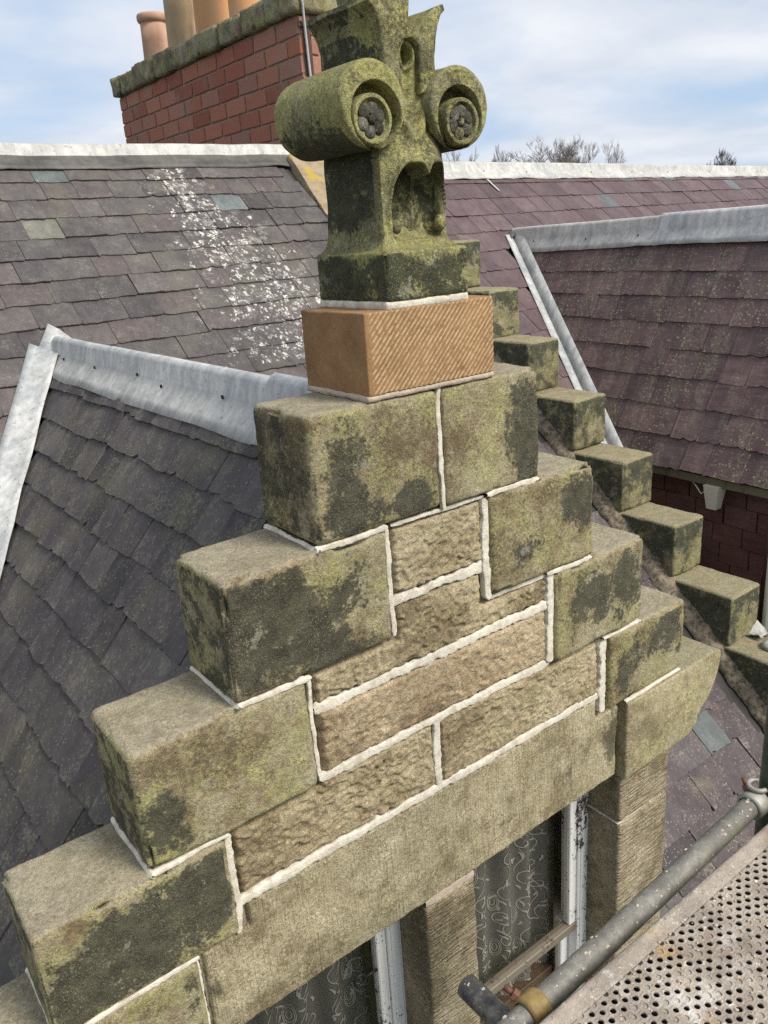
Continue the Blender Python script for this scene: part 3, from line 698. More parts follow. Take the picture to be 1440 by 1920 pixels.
# lead saddle at the head of the dormer ridge
pts = [mp(.0, 3.83, .045), mp(.15, 3.645, .045), mp(.02, 3.46, .12), mp(-.13, 3.56, .05)]
rw = [[mp(.005, 3.83, .04), mp(.06, 3.78, .04), mp(.10, 3.72, .04), mp(.15, 3.66, .04)],
      [mp(-.05, 3.76, .045), mp(0, 3.70, .055), mp(.05, 3.64, .075), mp(.13, 3.6, .05)],
      [mp(-.12, 3.68, .045), mp(-.06, 3.58, .06), mp(-.005, 3.56, .135), mp(.08, 3.52, .10)],
      [mp(-.2, 3.56, .042), mp(-.12, 3.47, .055), mp(-.05, 3.50, .08), mp(.03, 3.46, .15)]]
ribbon_sheet(rw, MAT['lead'], 'lead_saddle', dorm)

# ---- facade of the house under the roofs
house = thing('house_wall', (0, .3, -7.3), 'sandstone front wall of the house below the stepped gable', 'wall')
V, F = box((-5, .06, -7.3), (-1.63, .40, zmain(-.05) - .05)); part('wall_face', V, F, MAT['core'], house, smooth=False)
V, F = box((1.63, .06, -7.3), (3.6, .40, zmain(-.05) - .05)); part('wall_face', V, F, MAT['core'], house, smooth=False)
V, F = box((-1.63, .06, -7.3), (1.63, .40, -3.42)); part('wall_face', V, F, MAT['core'], house, smooth=False)

def clips(parent, A, B, n, drop, w1, seed):
    rg = random.Random(seed); A = Vector(A); B = Vector(B); w1 = Vector(w1).normalized()
    for k in range(n):
        P = A.lerp(B, (k + rg.uniform(.2, .8)) / n) + w1 * drop * rg.uniform(.7, 1.2); nn = Vector((w1.x * -abs(w1.z), w1.y * -abs(w1.z), math.hypot(w1.x, w1.y))) * -1
        nn = (Vector((0, 0, 1)) - w1 * w1.z).normalized(); c = P + nn * .040
        V, F = bevel_box((c.x - .005, c.y - .005, c.z - .008), (c.x + .005, c.y + .005, c.z + .008), .002); part('lead_clip', V, F, MAT['dark_iron'], parent, smooth=False)
clips(dorm, (0, 3.5, -.285), (0, .9, -.285), 5, .07, wd1, 3)
# ================================================================== the stepped gable
gable = thing('stepped_gable', (0, .15, -3.42), 'crow-stepped sandstone gable wall in front with fresh cream mortar joints and two windows below', 'gable wall')
ZL = [.084, -.149, -.521, -.882, -1.251, -1.59]
J = .009      # half joint
def blobs(V, bl):
    s = np.zeros(len(V))
    for (cx, cz, rx, rz, a) in bl:
        s += 1.15 * a * np.exp(-(((V[:, 0] - cx) / (rx * 1.55)) ** 2 + ((V[:, 2] - cz) / (rz * 1.4)) ** 2))
    return s
def step_stone(x0, x1, z0, z1, bl, left=0.0, right=0.0, seed=0, mat='dressed', label=None, r=.022):
    rj = random.Random(seed * 7 + 1)
    V, F, n = rounded_block((x0, rj.uniform(-.003, .004), z0 + J), (x1, .30, z1 - J * .4), r=rj.uniform(.014, .024), res=.0085, amp=.0055, seed=seed, chip=.020, maxn=80, freq=7)
    V[:, 1] += (V[:, 2] - (z0 + z1) / 2) * rj.uniform(-.012, .012) + (V[:, 0] - (x0 + x1) / 2) * rj.uniform(-.008, .008); V[:, 2] += (V[:, 0] - (x0 + x1) / 2) * rj.uniform(-.008, .008) * (n[:, 2] > .3)
    c = np.full(len(V), -.13)
    fr = n[:, 1] < -.5
    c = np.where(fr, c + blobs(V, bl), c)
    c = np.where(n[:, 0] < -.5, c + left, c); c = np.where(n[:, 0] > .5, c + right, c)  # end faces painted darker, left ends most
    c = np.where(n[:, 2] > .45, -.42, c)
    c = c - .35 * (np.abs(n).max(1) < .93)
    o = part('crow_step_stone', V, F, MAT[mat], gable, attr={'crust': c})
    if label: o['label'] = label
    return o
Lx = [-.226, -.432, -.726, -1.028, -1.330, -1.63]; Rx = [.241, .439, .715, 1.026, 1.322, 1.62]
# left stones
step_stone(Lx[1], .016, ZL[2], ZL[1], [(-.33, -.38, .05, .16, .75), (-.22, -.47, .12, .05, .6), (-.08, -.45, .07, .06, .65)], left=.62, seed=1)
step_stone(.034, Rx[1], ZL[2], ZL[1], [(.41, -.33, .05, .14, .85), (.33, -.28, .06, .1, .45), (.36, -.45, .05, .05, .4)], right=.4, seed=2)
step_stone(Lx[2], -.196, ZL[3], ZL[2], [(-.64, -.70, .09, .14, .95), (-.5, -.70, .14, .13, .6), (-.38, -.76, .1, .1, .35), (-.3, -.86, .1, .03, .5)], left=.62, seed=3)
step_stone(.214, Rx[2], ZL[3], ZL[2], [(.67, -.68, .06, .13, .85), (.55, -.60, .08, .07, .5), (.29, -.78, .04, .05, .42), (.38, -.75, .05, .04, .42)], right=.4, seed=4)
step_stone(Lx[3], -.506, ZL[4], ZL[3], [(-.97, -1.10, .035, .05, 1.0), (-.93, -1.2, .12, .06, .35), (-.86, -1.0, .07, .08, .25)], left=.68, seed=5)
step_stone(.522, Rx[3], ZL[4], ZL[3], [(.95, -1.05, .09, .13, .9), (.75, -1.05, .07, .13, .7), (.64, -1.12, .04, .12, .5)], right=.4, seed=6)
step_stone(Lx[4], -.812, ZL[5], ZL[4], [(-1.22, -1.48, .13, .13, .95), (-.95, -1.42, .12, .12, .7), (-.86, -1.36, .05, .1, .6), (-1.1, -1.38, .1, .06, .4)], left=.6, seed=7)
step_stone(.832, Rx[4], ZL[5], ZL[4], [(1.2, -1.34, .08, .12, .9), (1.05, -1.38, .08, .06, .4), (.92, -1.44, .05, .09, .9)], right=.4, seed=8)
step_stone(Lx[5], -.945, -1.955, ZL[5], [(-1.5, -1.75, .15, .1, .6), (-.97, -1.75, .03, .15, .8)], left=.3, seed=9)
step_stone(-1.93, Lx[5] + .01 - .02, -2.25, -1.955, [(-1.7, -2.1, .15, .1, .5)], left=.3, seed=19)
# moulded kneeler on the right
kp = [(.952, -1.60), (1.60, -1.60), (1.635, -1.618), (1.635, -1.66), (1.622, -1.71), (1.60, -1.76), (1.57, -1.81), (1.535, -1.845), (1.50, -1.865), (1.495, -1.885), (1.475, -1.888), (1.478, -1.915), (1.462, -1.935), (1.44, -1.94), (1.436, -1.958), (1.40, -1.965), (1.315, -1.972), (.952, -1.972)]
V, F = extrude_poly(kp, -.004, .30, bev=.012, wob=.003, seed=3)
part('kneeler_stone', V, F, MAT['kneeler'], gable, attr={'crust': -.3 + blobs(V, [(1.13, -1.85, .012, .05, .9), (1.20, -1.84, .012, .05, .9), (1.165, -1.81, .03, .015, .9), (1.5, -1.74, .02, .05, .5)]) - 1.2 * (V[:, 2] > -1.612)}, smooth=True, sharp=35, label='moulded kneeler stone with a curved underside at the right foot of the gable')
# new orange stone with diagonal tooling
def new_block():
    x0, x1, z0, z1 = Lx[0], Rx[0], -.137, .084
    V, F, n = rounded_block((x0, 0, z0), (x1, .312, z1), r=.005, res=.0026, amp=.0010, seed=21, chip=.004, maxn=190)
    fr = n[:, 1] < -.8
    ph = (V[:, 2] - V[:, 0] * 1.05 + .0018 * fbm(V * 9, 2, 2) * 2) / .0190
    t = ph - np.floor(ph); ridge = np.exp(-((t - .5) / .13) ** 2)
    m_ = sstep(.0, .012, V[:, 0] - x0 - .012) * fr * (.55 + .9 * np.clip(fbm(V * 20, 2, 4) + .35, 0, 1))
    V[:, 1] += -.0022 * ridge * m_ * fr
    part('crow_step_stone', V, F, MAT['new'], gable, attr={'tool': np.clip(ridge * m_ * 1.2, 0, 1)}, label='new orange sandstone block with pale diagonal chisel lines under the finial')
new_block()

# rubble with punched faces
def hewn(name, rects, y0, mat, seed, amp=.014, pit=True, label=None, crust_shade=None, res=.0045, fx=28, fz=66, back=.20, flat=False):
    x0 = min(r_[0] for r_ in rects); x1 = max(r_[1] for r_ in rects); z0 = min(r_[2] for r_ in rects); z1 = max(r_[3] for r_ in rects)
    nx = int((x1 - x0) / res) + 2; nz = int((z1 - z0) / res) + 2
    X, Z = np.meshgrid(np.linspace(x0, x1, nx), np.linspace(z0, z1, nz), indexing='ij')
    sd_ = np.full(X.shape, -9.)
    for a, b, c, d in rects: sd_ = np.maximum(sd_, np.minimum(np.minimum(X - a, b - X), np.minimum(Z - c, d - Z)))
    P = np.stack([X, Z * 0, Z], -1)
    wv = fbm(P * np.array([7, 1, 7]), 2, seed + 1) * .9
    q = np.stack([X * fx + wv * 2, Z * 0, Z * fz + wv * 3 + fbm(P * np.array([22, 1, 22]), 2, seed + 7) * 3], -1)
    n1 = vnoise(q + seed * 5); n2 = vnoise(q * np.array([1.9, 1, 1.6]) + seed * 9)
    h = (1 - np.abs(2 * n1 - 1)) ** 1.3 * .42 + sstep(.25, .75, n2) * .34 + vnoise(q * 1.1 + 50) * .24
    big = fbm(P * 5, 3, seed + 4)
    mod = .55 + 1.0 * np.clip(fbm(P * 4, 2, seed + 12) + .35, 0, 1)
    e = 1 - sstep(0, .016, sd_ + .006 * fbm(P * 40, 2, seed))
    if amp > .008: amp *= 1.2
    Y = y0 + amp * .5 - amp * h * mod - .012 * big + .030 * e
    hh = (sstep(.42, .12, h * mod) * (.35 if amp > .008 else 0)).reshape(-1)  # shade inside the punched pits, painted as darkening where relief is low
    V = np.stack([X, Y, Z], -1).reshape(-1, 3); F = grid_faces(nx, nz)
    ins = (sd_ >= -1e-6).reshape(-1); F = F[ins[F].all(1)]
    # close sides and back
    E = np.sort(np.concatenate([F[:, [0, 1]], F[:, [1, 2]], F[:, [2, 3]], F[:, [3, 0]]]), axis=1)
    u, inv, cnt = np.unique(E, axis=0, return_inverse=True, return_counts=True); be = u[cnt == 1]
    off = len(V); Vb = V.copy(); Vb[:, 1] = back
    side = np.stack([be[:, 0], be[:, 1], be[:, 1] + off, be[:, 0] + off], -1)
    V = np.concatenate([V, Vb]); F = np.concatenate([F, side, F[:, ::-1] + off])
    used = np.unique(F); mp_ = np.zeros(len(V), int); mp_[used] = np.arange(len(used)); V = V[used]; F = mp_[F]
    c = np.full(len(V), -.35) + (blobs(V, crust_shade) if crust_shade else 0) + np.concatenate([hh, hh])[used]
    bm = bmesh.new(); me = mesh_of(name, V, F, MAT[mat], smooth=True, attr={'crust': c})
    bm.from_mesh(me); bmesh.ops.recalc_face_normals(bm, faces=list(bm.faces)); bm.to_mesh(me); bm.free()
    o = place(name, me, gable)
    if label: o['label'] = label
    return o
yr = .020
hewn('wall_stone', [(-.172, .196, -.752, -.531)], yr, 'rubble', 1, crust_shade=[(-.05, -.66, .09, .05, .3)], amp=.013, fx=34, fz=52)
hewn('wall_stone', [(-.172, .186, -.995, -.775), (-.478, .497, -.995, -.892)], yr, 'rubble', 2, amp=.016, fx=34, fz=52, crust_shade=[(.0, -.87, .12, .06, .35)])
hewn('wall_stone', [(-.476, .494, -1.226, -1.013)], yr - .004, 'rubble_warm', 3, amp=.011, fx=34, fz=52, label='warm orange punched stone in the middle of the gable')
hewn('wall_stone', [(-.788, -.047, -1.486, -1.258), (-.49, -.047, -1.486, -1.244)], yr, 'rubble', 4, amp=.017, fx=34, fz=52, crust_shade=[(-.2, -1.33, .2, .06, .3)])
hewn('wall_stone', [(-.028, .79, -1.494, -1.258), (-.028, .505, -1.494, -1.244)], yr, 'rubble', 5, amp=.015, fx=34, fz=52, crust_shade=[(.1, -1.36, .12, .06, .3)])
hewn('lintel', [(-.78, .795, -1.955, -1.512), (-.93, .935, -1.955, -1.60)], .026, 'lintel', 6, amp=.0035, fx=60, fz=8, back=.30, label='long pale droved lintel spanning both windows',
     crust_shade=[(.90, -1.75, .03, .16, .9), (-.90, -1.75, .02, .13, .8), (.45, -1.80, .3, .05, .42), (.2, -1.75, .2, .05, .3), (-.35, -1.85, .1, .08, .4), (.75, -1.66, .12, .1, .3)])
# window jambs and mullion
def pier(x0, x1, z0, z1, seed, name='jamb_stone', crust_shade=-.3, bl=None):
    V, F, n = rounded_block((x0, .022, z0), (x1, .30, z1), r=.012, res=.014, amp=.002, seed=seed, chip=.004, maxn=60)
    part(name, V, F, MAT['jamb'], gable, attr={'crust': np.full(len(V), crust_shade) + (blobs(V, bl) if bl else 0)})
pier(.957, 1.305, -2.215, -1.977, 31); pier(.960, 1.31, -3.4, -2.226, 32, bl=[(1.2, -2.55, .2, .2, .35)])
pier(-1.305, -.957, -2.215, -1.977, 33); pier(-1.305, -.957, -3.4, -2.226, 34)
pier(-.125, .112, -3.4, -1.975, 35, 'mullion', bl=[(.05, -2.35, .1, .2, .35)])
V, F = box((-1.0, .0, -3.5), (1.0, .32, -3.4)); V, F = bevel_box((-1.32, -.03, -3.5), (1.32, .33, -3.402), .01); part('window_sill', V, F, MAT['jamb'], gable, smooth=False, attr={'crust': np.full(len(V), -.3)})
# core of the wall behind the facing stones
cv = [(-.93, -1.93), (.93, -1.93), (.93, -1.59), (.80, -1.59), (.80, -1.25), (.50, -1.25), (.50, -.88), (.20, -.88), (.20, -.53), (-.18, -.53), (-.18, -.88), (-.49, -.88), (-.49, -1.25), (-.80, -1.25), (-.80, -1.59), (-.93, -1.59)]
V, F = extrude_poly(cv, .045, .285, bev=.002, wob=.0)
part('wall_core', V, F, MAT['core'], gable, smooth=False)

# fresh mortar: rounded, uneven fillets along each joint
def fillet(path, nrm, w, h, parent, mat='mortar', seed=0, name='mortar_joint', jit=.55, lat=.006, step=.007):
    P = []; path = [np.array(p, float) for p in path]
    for a, b in zip(path, path[1:]):
        k = max(2, int(np.linalg.norm(b - a) / step))
        for j in range(k): P.append(a + (b - a) * j / k)
    P.append(path[-1]); P = np.array(P); n = len(P)
    nr = np.array(nrm, float); nr /= np.linalg.norm(nr)
    T = np.gradient(P, axis=0); 
    ks = np.array([.1, .2, .4, .2, .1]); 
    T = np.stack([np.convolve(np.pad(T[:, i], 2, mode='edge'), ks, 'valid') for i in range(3)], -1)
    T /= np.maximum(np.linalg.norm(T, axis=1, keepdims=True), 1e-9)
    S = np.cross(T, nr); S /= np.maximum(np.linalg.norm(S, axis=1, keepdims=True), 1e-9)
    s = np.arange(n) * step
    q = np.stack([s * 22, s * 0 + seed * 3.1, s * 0], -1); q2 = np.stack([s * 90, s * 0 + seed * 5.1, s * 0], -1)
    wl = w * (1 + jit * 2 * fbm(q, 3, seed) + jit * 1.6 * fbm(q2, 2, seed + 4)); wr = w * (1 + jit * 2 * fbm(q, 3, seed + 8) + jit * 1.6 * fbm(q2, 2, seed + 5))
    lt = lat * 2 * fbm(q * .5, 2, seed + 3)
    end = np.minimum(sstep(-step, .012, s), sstep(-step, .012, s[-1] - s)) * .6 + .4
    V = []
    for k, (f, hh) in enumerate(((-1, -9.0), (-.97, .0), (-.88, .6), (-.4, .9), (.0, 1.0), (.4, .9), (.88, .6), (.97, .0), (1, -9.0))):
        ww = np.where(f < 0, wl, wr) * end * abs(f) * np.sign(f) * .5
        bump = 1 + .5 * fbm(np.stack([s * 60, s * 0 + k * 1.3, s * 0 + seed], -1), 2, seed + k)
        V.append(P + S * (ww + lt)[:, None] + nr * (h * hh * bump)[:, None])
    V = np.stack(V, 1); F = grid_faces(n, 9)
    ca = np.array([[0, 1, 2, 3], [0, 3, 4, 5]]); 
    return part(name, V.reshape(-1, 3), F, MAT[mat], parent)
fn = (0, -1, 0); k_ = [0]
def fj(pts, w=.017, h=.0025, y=None, mat='mortar'):
    y = .006 if y is None else y; w = w * (1.5 if y > .0075 else 1.15); y = y + (.0095 if y > .0075 else .0045); h = h * .6
    k_[0] += 1; fillet([(x, (.006 if y is None else y), z) for x, z in pts], fn, w, h, gable, mat, seed=k_[0])
fj([(.025, -.15), (.022, -.40), (.026, -.522)], .014)
fj([(-.432, -.521), (-.19, -.521)], .015, y=.003); fj([(-.17, -.526), (.20, -.526)], .008, y=.012, mat='mortar'); fj([(.205, -.521), (.435, -.521)], .017, y=.003)
fj([(-.184, -.528), (-.186, -.75), (-.184, -.875)], .012, y=.012); fj([(-.18, -.763), (.0, -.766), (.2, -.764)], .022, y=.014)
fj([(.205, -.53), (.203, -.70), (.205, -.868), (.213, -.884)], .020, y=.008, h=.004); fj([(.215, -.884), (.46, -.888), (.50, -.886)], .011, y=.014)
fj([(-.72, -.882), (-.49, -.882)], .015, y=.003); fj([(-.494, -.884), (-.496, -.99), (-.492, -1.24)], .009, y=.012); fj([(-.486, -1.004), (0, -1.004), (.50, -1.004)], .021, y=.012)
fj([(.508, -.885), (.512, -1.0), (.508, -1.235)], .023, y=.008, h=.0045); fj([(.48, -.882), (.712, -.882)], .015, y=.003)
fj([(-1.02, -1.251), (-.80, -1.251)], .013, y=.003); fj([(-.803, -1.255), (-.80, -1.5), (-.812, -1.60)], .014, y=.012); fj([(-.49, -1.236), (0, -1.236), (.505, -1.238)], .020, y=.013)
fj([(-.037, -1.245), (-.039, -1.49)], .018, y=.012); fj([(.81, -1.255), (.814, -1.42), (.812, -1.585)], .026, y=.010, h=.0045); fj([(.80, -1.251), (1.02, -1.251)], .010, y=.003)
fj([(-.79, -1.502), (-.4, -1.500), (0, -1.503), (.45, -1.503), (.80, -1.503)], .022, y=.014, h=.004); fj([(-1.32, -1.59), (-.94, -1.59)], .014, y=.003); fj([(.95, -1.594), (1.315, -1.592)], .011, y=.002)
fj([(-.945, -1.60), (-.945, -1.95)], .010, y=.012)
fj([(-1.62, -1.955), (-1.2, -1.96)], .014, y=.003); fj([(.96, -2.22), (1.30, -2.22)], .008, y=.024)
fillet([(.958, .03, -2.22), (.958, .2, -2.22)], (-1, 0, 0), .007, .003, gable, seed=77)
fj([(-.12, -1.963), (.11, -1.963)], .026, y=.022, h=.002, mat='mortar_pink')
# returns of the bed joints on the left ends of the steps
for i in range(1, 6):
    fillet([(Lx[i] + .002, .0, ZL[min(i + 1, 5)] if i < 5 else -1.955), (Lx[i] + .002, .30, ZL[min(i + 1, 5)] if i < 5 else -1.955)], (-.8, 0, .6), .016, .001, gable, seed=40 + i)
for i in range(1, 5):
    fillet([(Rx[i], .0, ZL[i + 1]), (Rx[i], .30, ZL[i + 1])], (.8, 0, .6), .016, .001, gable, seed=50 + i)
def bed(lo, hi, mat, seed):
    V, F, n = rounded_block(lo, hi, r=.005, res=.006, amp=.0035, seed=seed, chip=.006, freq=22, maxn=90); part('mortar_joint', V, F, MAT[mat], gable)
bed((Lx[0] - .004, .001, -.152), (Rx[0] + .000, .315, -.134), 'mortar_pink', 60)
bed((-.148, .0005, .080), (.146, .332, .104), 'mortar', 61)

# ================================================================== carved finial
fin = thing('carved_finial', (0, .16, .1), 'mossy carved stone finial with two scrolls and rosettes on top of the stepped gable', 'finial')
def fcrust(V, n=None, base=-.1): return np.full(len(V), base)
V, F, n = rounded_block((-.146, -.004, .102), (.145, .33, .232), r=.010, res=.007, amp=.002, seed=71, chip=.006)
c = np.where(n[:, 1] < -.5, .70 - 1.1 * sstep(.180, .225, V[:, 2] + .03 * fbm(V * 30, 2, 3) - .03 * np.abs(V[:, 0] - .02) / .1), -.1); c = np.where(n[:, 0] < -.5, .78 - .7 * sstep(.205, .232, V[:, 2]), c); c = np.where(n[:, 2] > .4, -1., c)
part('plinth', V, F, MAT['finial'], fin, attr={'crust': c})
# weathered splay from plinth up to shaft
def shaft():
    nx, nz = 90, 190
    u = np.linspace(-1, 1, nx); z = np.linspace(.222, .765, nz); Uu, Z = np.meshgrid(u, z, indexing='ij')
    wz = .105 + .040 * np.exp(-(Z - .222) / .020) - .018 * sstep(.46, .60, Z) 
    X = Uu * wz
    yb = .052 - .056 * np.exp(-(Z - .222) / .022)
    xn = X - .008; un = np.clip(xn / .084, -1.5, 1.5)
    au = np.abs(un)
    arch = .393 + .050 * (1 - np.abs((au - .47) / .53) ** 3)
    inside = sstep(0, .005, (1 - au) * .084) * sstep(0, .005, arch - Z) * sstep(.245, .285, Z)
    flute = .062 + .022 * np.sqrt(np.clip(1 - ((au - .5) / .5) ** 2, 0, 1))
    # rim round the niche
    dist = np.maximum((au - 1) * .084, Z - arch)
    rim = np.exp(-((dist - .008) / .008) ** 2) * sstep(.25, .30, Z)
    Y = yb - .010 * rim
    # overhanging brow that swells out above the niche
    t = np.clip((.575 - Z) / .135, 0, 1); brow = t ** 1.5 * np.exp(-(xn / .082) ** 4) * (Z > arch - .004)
    Y = Y - .058 * brow
    # Y shaped ribs running up to the scrolls
    xr = .012 + (Z - .50) * .42
    for s_ in (-1, 1):
        rib = np.exp(-((X - s_ * np.clip(xr, .0, .1)) / .016) ** 2) * sstep(.47, .54, Z) * (1 - sstep(.62, .66, Z))
        Y = Y - .020 * rib
    Y = Y + .012 * np.exp(-((X) / .012) ** 2) * sstep(.56, .62, Z)
    # hollow under the parted leaves
    hd = np.sqrt(((X - .0) / .018) ** 2 + ((Z - .700) / .024) ** 2); Y = Y + .055 * (1 - sstep(.7, 1.05, hd)) - .008 * np.exp(-((hd - 1.25) / .25) ** 2)
    Y = Y * (1 - inside) + np.maximum(Y, flute) * inside
    P = np.stack([X, Y, Z], -1); Y = Y + .0035 * fbm(P * 22, 3, 5) * 2
    V = np.stack([X, Y, Z], -1).reshape(-1, 3); F = grid_faces(nx, nz)
    # sides and back: loop round
    nb = 14
    sides = []
    for edge, sgn in ((0, 1), (nx - 1, -1)):
        base = edge * nz + np.arange(nz); rows_ = [base]; off = len(V)
        e = V[base]
        for k in range(1, nb + 1):
            q = e.copy(); tt = k / nb; yb_end = .308 + .03 * np.exp(-(e[:, 2] - .222) / .02)
            q[:, 1] = e[:, 1] + (yb_end - e[:, 1]) * tt; q[:, 0] += (.003 * fbm(q * 15, 2, 8) * 2)
            V = np.concatenate([V, q]); rows_.append(np.arange(len(V) - nz, len(V)))
        for a, b in zip(rows_, rows_[1:]):
            f = np.stack([a[:-1], a[1:], b[1:], b[:-1]], -1)
            F = np.concatenate([F, f if sgn > 0 else f[:, ::-1]])
        sides.append(rows_[-1])
    a, b = sides; F = np.concatenate([F, np.stack([a[:-1], a[1:], b[1:], b[:-1]], -1)])
    c = np.full(len(V), -.25)
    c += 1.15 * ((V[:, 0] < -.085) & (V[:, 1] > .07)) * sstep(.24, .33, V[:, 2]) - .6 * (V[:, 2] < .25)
    c += .65 * ((V[:, 1] > .055) & (np.abs(V[:, 0] - .008) < .083) & (V[:, 2] > .27) & (V[:, 2] < .45))  # niche interior painted darker
    c += .5 * ((V[:, 1] > .055) & (V[:, 2] > .66) & (np.abs(V[:, 0]) < .03))  # hollow between the leaves painted darker
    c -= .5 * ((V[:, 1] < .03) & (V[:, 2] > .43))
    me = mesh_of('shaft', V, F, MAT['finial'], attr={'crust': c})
    bm = bmesh.new(); bm.from_mesh(me); bmesh.ops.remove_doubles(bm, verts=list(bm.verts), dist=1e-5); bmesh.ops.recalc_face_normals(bm, faces=list(bm.faces)); bm.to_mesh(me); bm.free()
    me.polygons.foreach_set('use_smooth', np.full(len(me.polygons), True))
    return place('shaft', me, fin)
shaft()
def ball(name, c, r_, mat, parent, sq=(1, 1, 1), seed=0, crust_shade=-.1, n=14):
    th = np.linspace(0, math.pi, n); ph = np.linspace(0, 2 * math.pi, 2 * n, endpoint=False)
    T, Pp = np.meshgrid(th, ph, indexing='ij'); D = np.stack([np.sin(T) * np.cos(Pp), np.sin(T) * np.sin(Pp), np.cos(T)], -1)
    rr = r_ * (1 + .16 * fbm(D * 3, 2, seed) * 2); V = (D * rr[..., None] * np.array(sq) + np.array(c)).reshape(-1, 3)
    F = []; m_ = 2 * n
    for i in range(n - 1):
        for j in range(m_): F.append((i * m_ + j, (i + 1) * m_ + j, (i + 1) * m_ + (j + 1) % m_, i * m_ + (j + 1) % m_))
    V, F = weld(V, np.array(F)); F = [tuple(dict.fromkeys(f)) for f in F.tolist()]; F = [f for f in F if len(f) > 2]
    return part(name, V, F, mat, parent, attr={'crust': np.full(len(V), crust_shade)})
ball('carved_pellet', (-.066, .046, .290), .016, MAT['finial'], fin, (1, .9, 1.15), 3, .1)
ball('carved_pellet', (.086, .043, .294), .018, MAT['finial'], fin, (1, .9, 1.1), 4, -.1)
def scroll(cx, sgn):
    cz, Rr = .578, .101
    ec = (cx - .006 if sgn < 0 else cx + .006, .543); er = .062; rc = (cx + (.004 if sgn < 0 else -.004), .553); rr_ = .076
    nth = 132; rings = np.concatenate([np.linspace(0, Rr - .014, 62), Rr - .014 + .014 * np.sin(np.linspace(.12, math.pi / 2, 7))])
    th = np.linspace(0, 2 * math.pi, nth, endpoint=False)
    Rg, Tg = np.meshgrid(rings, th, indexing='ij'); X = cx + Rg * np.cos(Tg); Z = cz + Rg * np.sin(Tg)
    dr = np.hypot(X - rc[0], Z - rc[1]); de = np.hypot(X - ec[0], Z - ec[1])
    Y = np.full(X.shape, .0)
    Y = Y + .058 * (1 - sstep(rr_ - .004, rr_ + .002, dr))
    eye = 1 - sstep(er - .004, er + .001, de)
    ey = .002 + .012 * (1 - sstep(.0455, .0485, de)) + .004 * np.exp(-((de - .052) / .003) ** 2) * 0
    Y = Y * (1 - eye) + ey * eye
    rim = np.clip((Rg - (Rr - .014)) / .014, 0, 1); Y = Y + .014 * (1 - np.sqrt(np.clip(1 - rim ** 2, 0, 1)))
    P = np.stack([X, Y, Z], -1); Y = Y + .0032 * fbm(P * 28, 3, 7 + sgn) * 2
    V = [np.stack([X, Y, Z], -1)]
    # barrel
    Yb = np.concatenate([np.linspace(.02, .31, 26), .31 + .02 * np.sin(np.linspace(.2, math.pi / 2, 6))])
    rb = np.concatenate([np.full(26, Rr), Rr - .02 * (1 - np.cos(np.linspace(.2, math.pi / 2, 6)))])
    Yg, Tb = np.meshgrid(Yb, th, indexing='ij'); Rb = np.repeat(rb[:, None], nth, 1)
    Q = np.stack([cx + Rb * np.cos(Tb), Yg, cz + Rb * np.sin(Tb)], -1)
    Rb = Rb + .005 * fbm(Q * 9, 3, 4 + sgn) * 2 + .0015 * fbm(Q * 45, 2, 9) * 2
    V.append(np.stack([cx + Rb * np.cos(Tb), Yg, cz + Rb * np.sin(Tb)], -1))
    V = np.concatenate(V, 0); nr = V.shape[0]
    a = np.arange(nr * nth).reshape(nr, nth); b = np.roll(a, -1, 1)
    F = np.stack([a[:-1], a[1:], b[1:], b[:-1]], -1).reshape(-1, 4)
    V = V.reshape(-1, 3); F = [tuple(f) for f in F.tolist()] + [tuple(range((nr - 1) * nth, nr * nth))]
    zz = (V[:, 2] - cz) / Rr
    c = -.12 - .0 * zz; c = np.where(V[:, 1] > .03, -.2 + .95 * sstep(.05, -.75, zz + .5 * fbm(V * 10, 2, 3)), c)  # shade under the barrel painted in as a darker underside
    dr = np.hypot(V[:, 0] - rc[0], V[:, 2] - rc[1]); c = np.where((V[:, 1] > .03) & (V[:, 1] < .07) & (dr < rr_), .25, c)  # recess round the eye painted darker
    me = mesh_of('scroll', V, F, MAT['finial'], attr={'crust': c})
    bm = bmesh.new(); bm.from_mesh(me); bmesh.ops.remove_doubles(bm, verts=list(bm.verts), dist=1e-6); bmesh.ops.recalc_face_normals(bm, faces=list(bm.faces)); bm.to_mesh(me); bm.free()
    me.polygons.foreach_set('use_smooth', np.full(len(me.polygons), True))
    s = place('scroll', me, fin)
    for k in range(6):
        q = math.pi / 3 * k + .35
        ball('petal', (ec[0] + .0275 * math.cos(q), .0125, ec[1] + .0275 * math.sin(q)), .0168, MAT['rosette'], s, (1, .36, 1), 20 + k, .3, n=9)
    ball('rosette_boss', (ec[0], .009, ec[1]), .0105, MAT['rosette'], s, (1, .8, 1), 30, -.1, n=9)
    # filler web between scroll and shaft
    return s
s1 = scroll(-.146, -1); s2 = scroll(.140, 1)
s1['label'] = 'left stone scroll with black rosette'; s2['label'] = 'right stone scroll with black rosette'
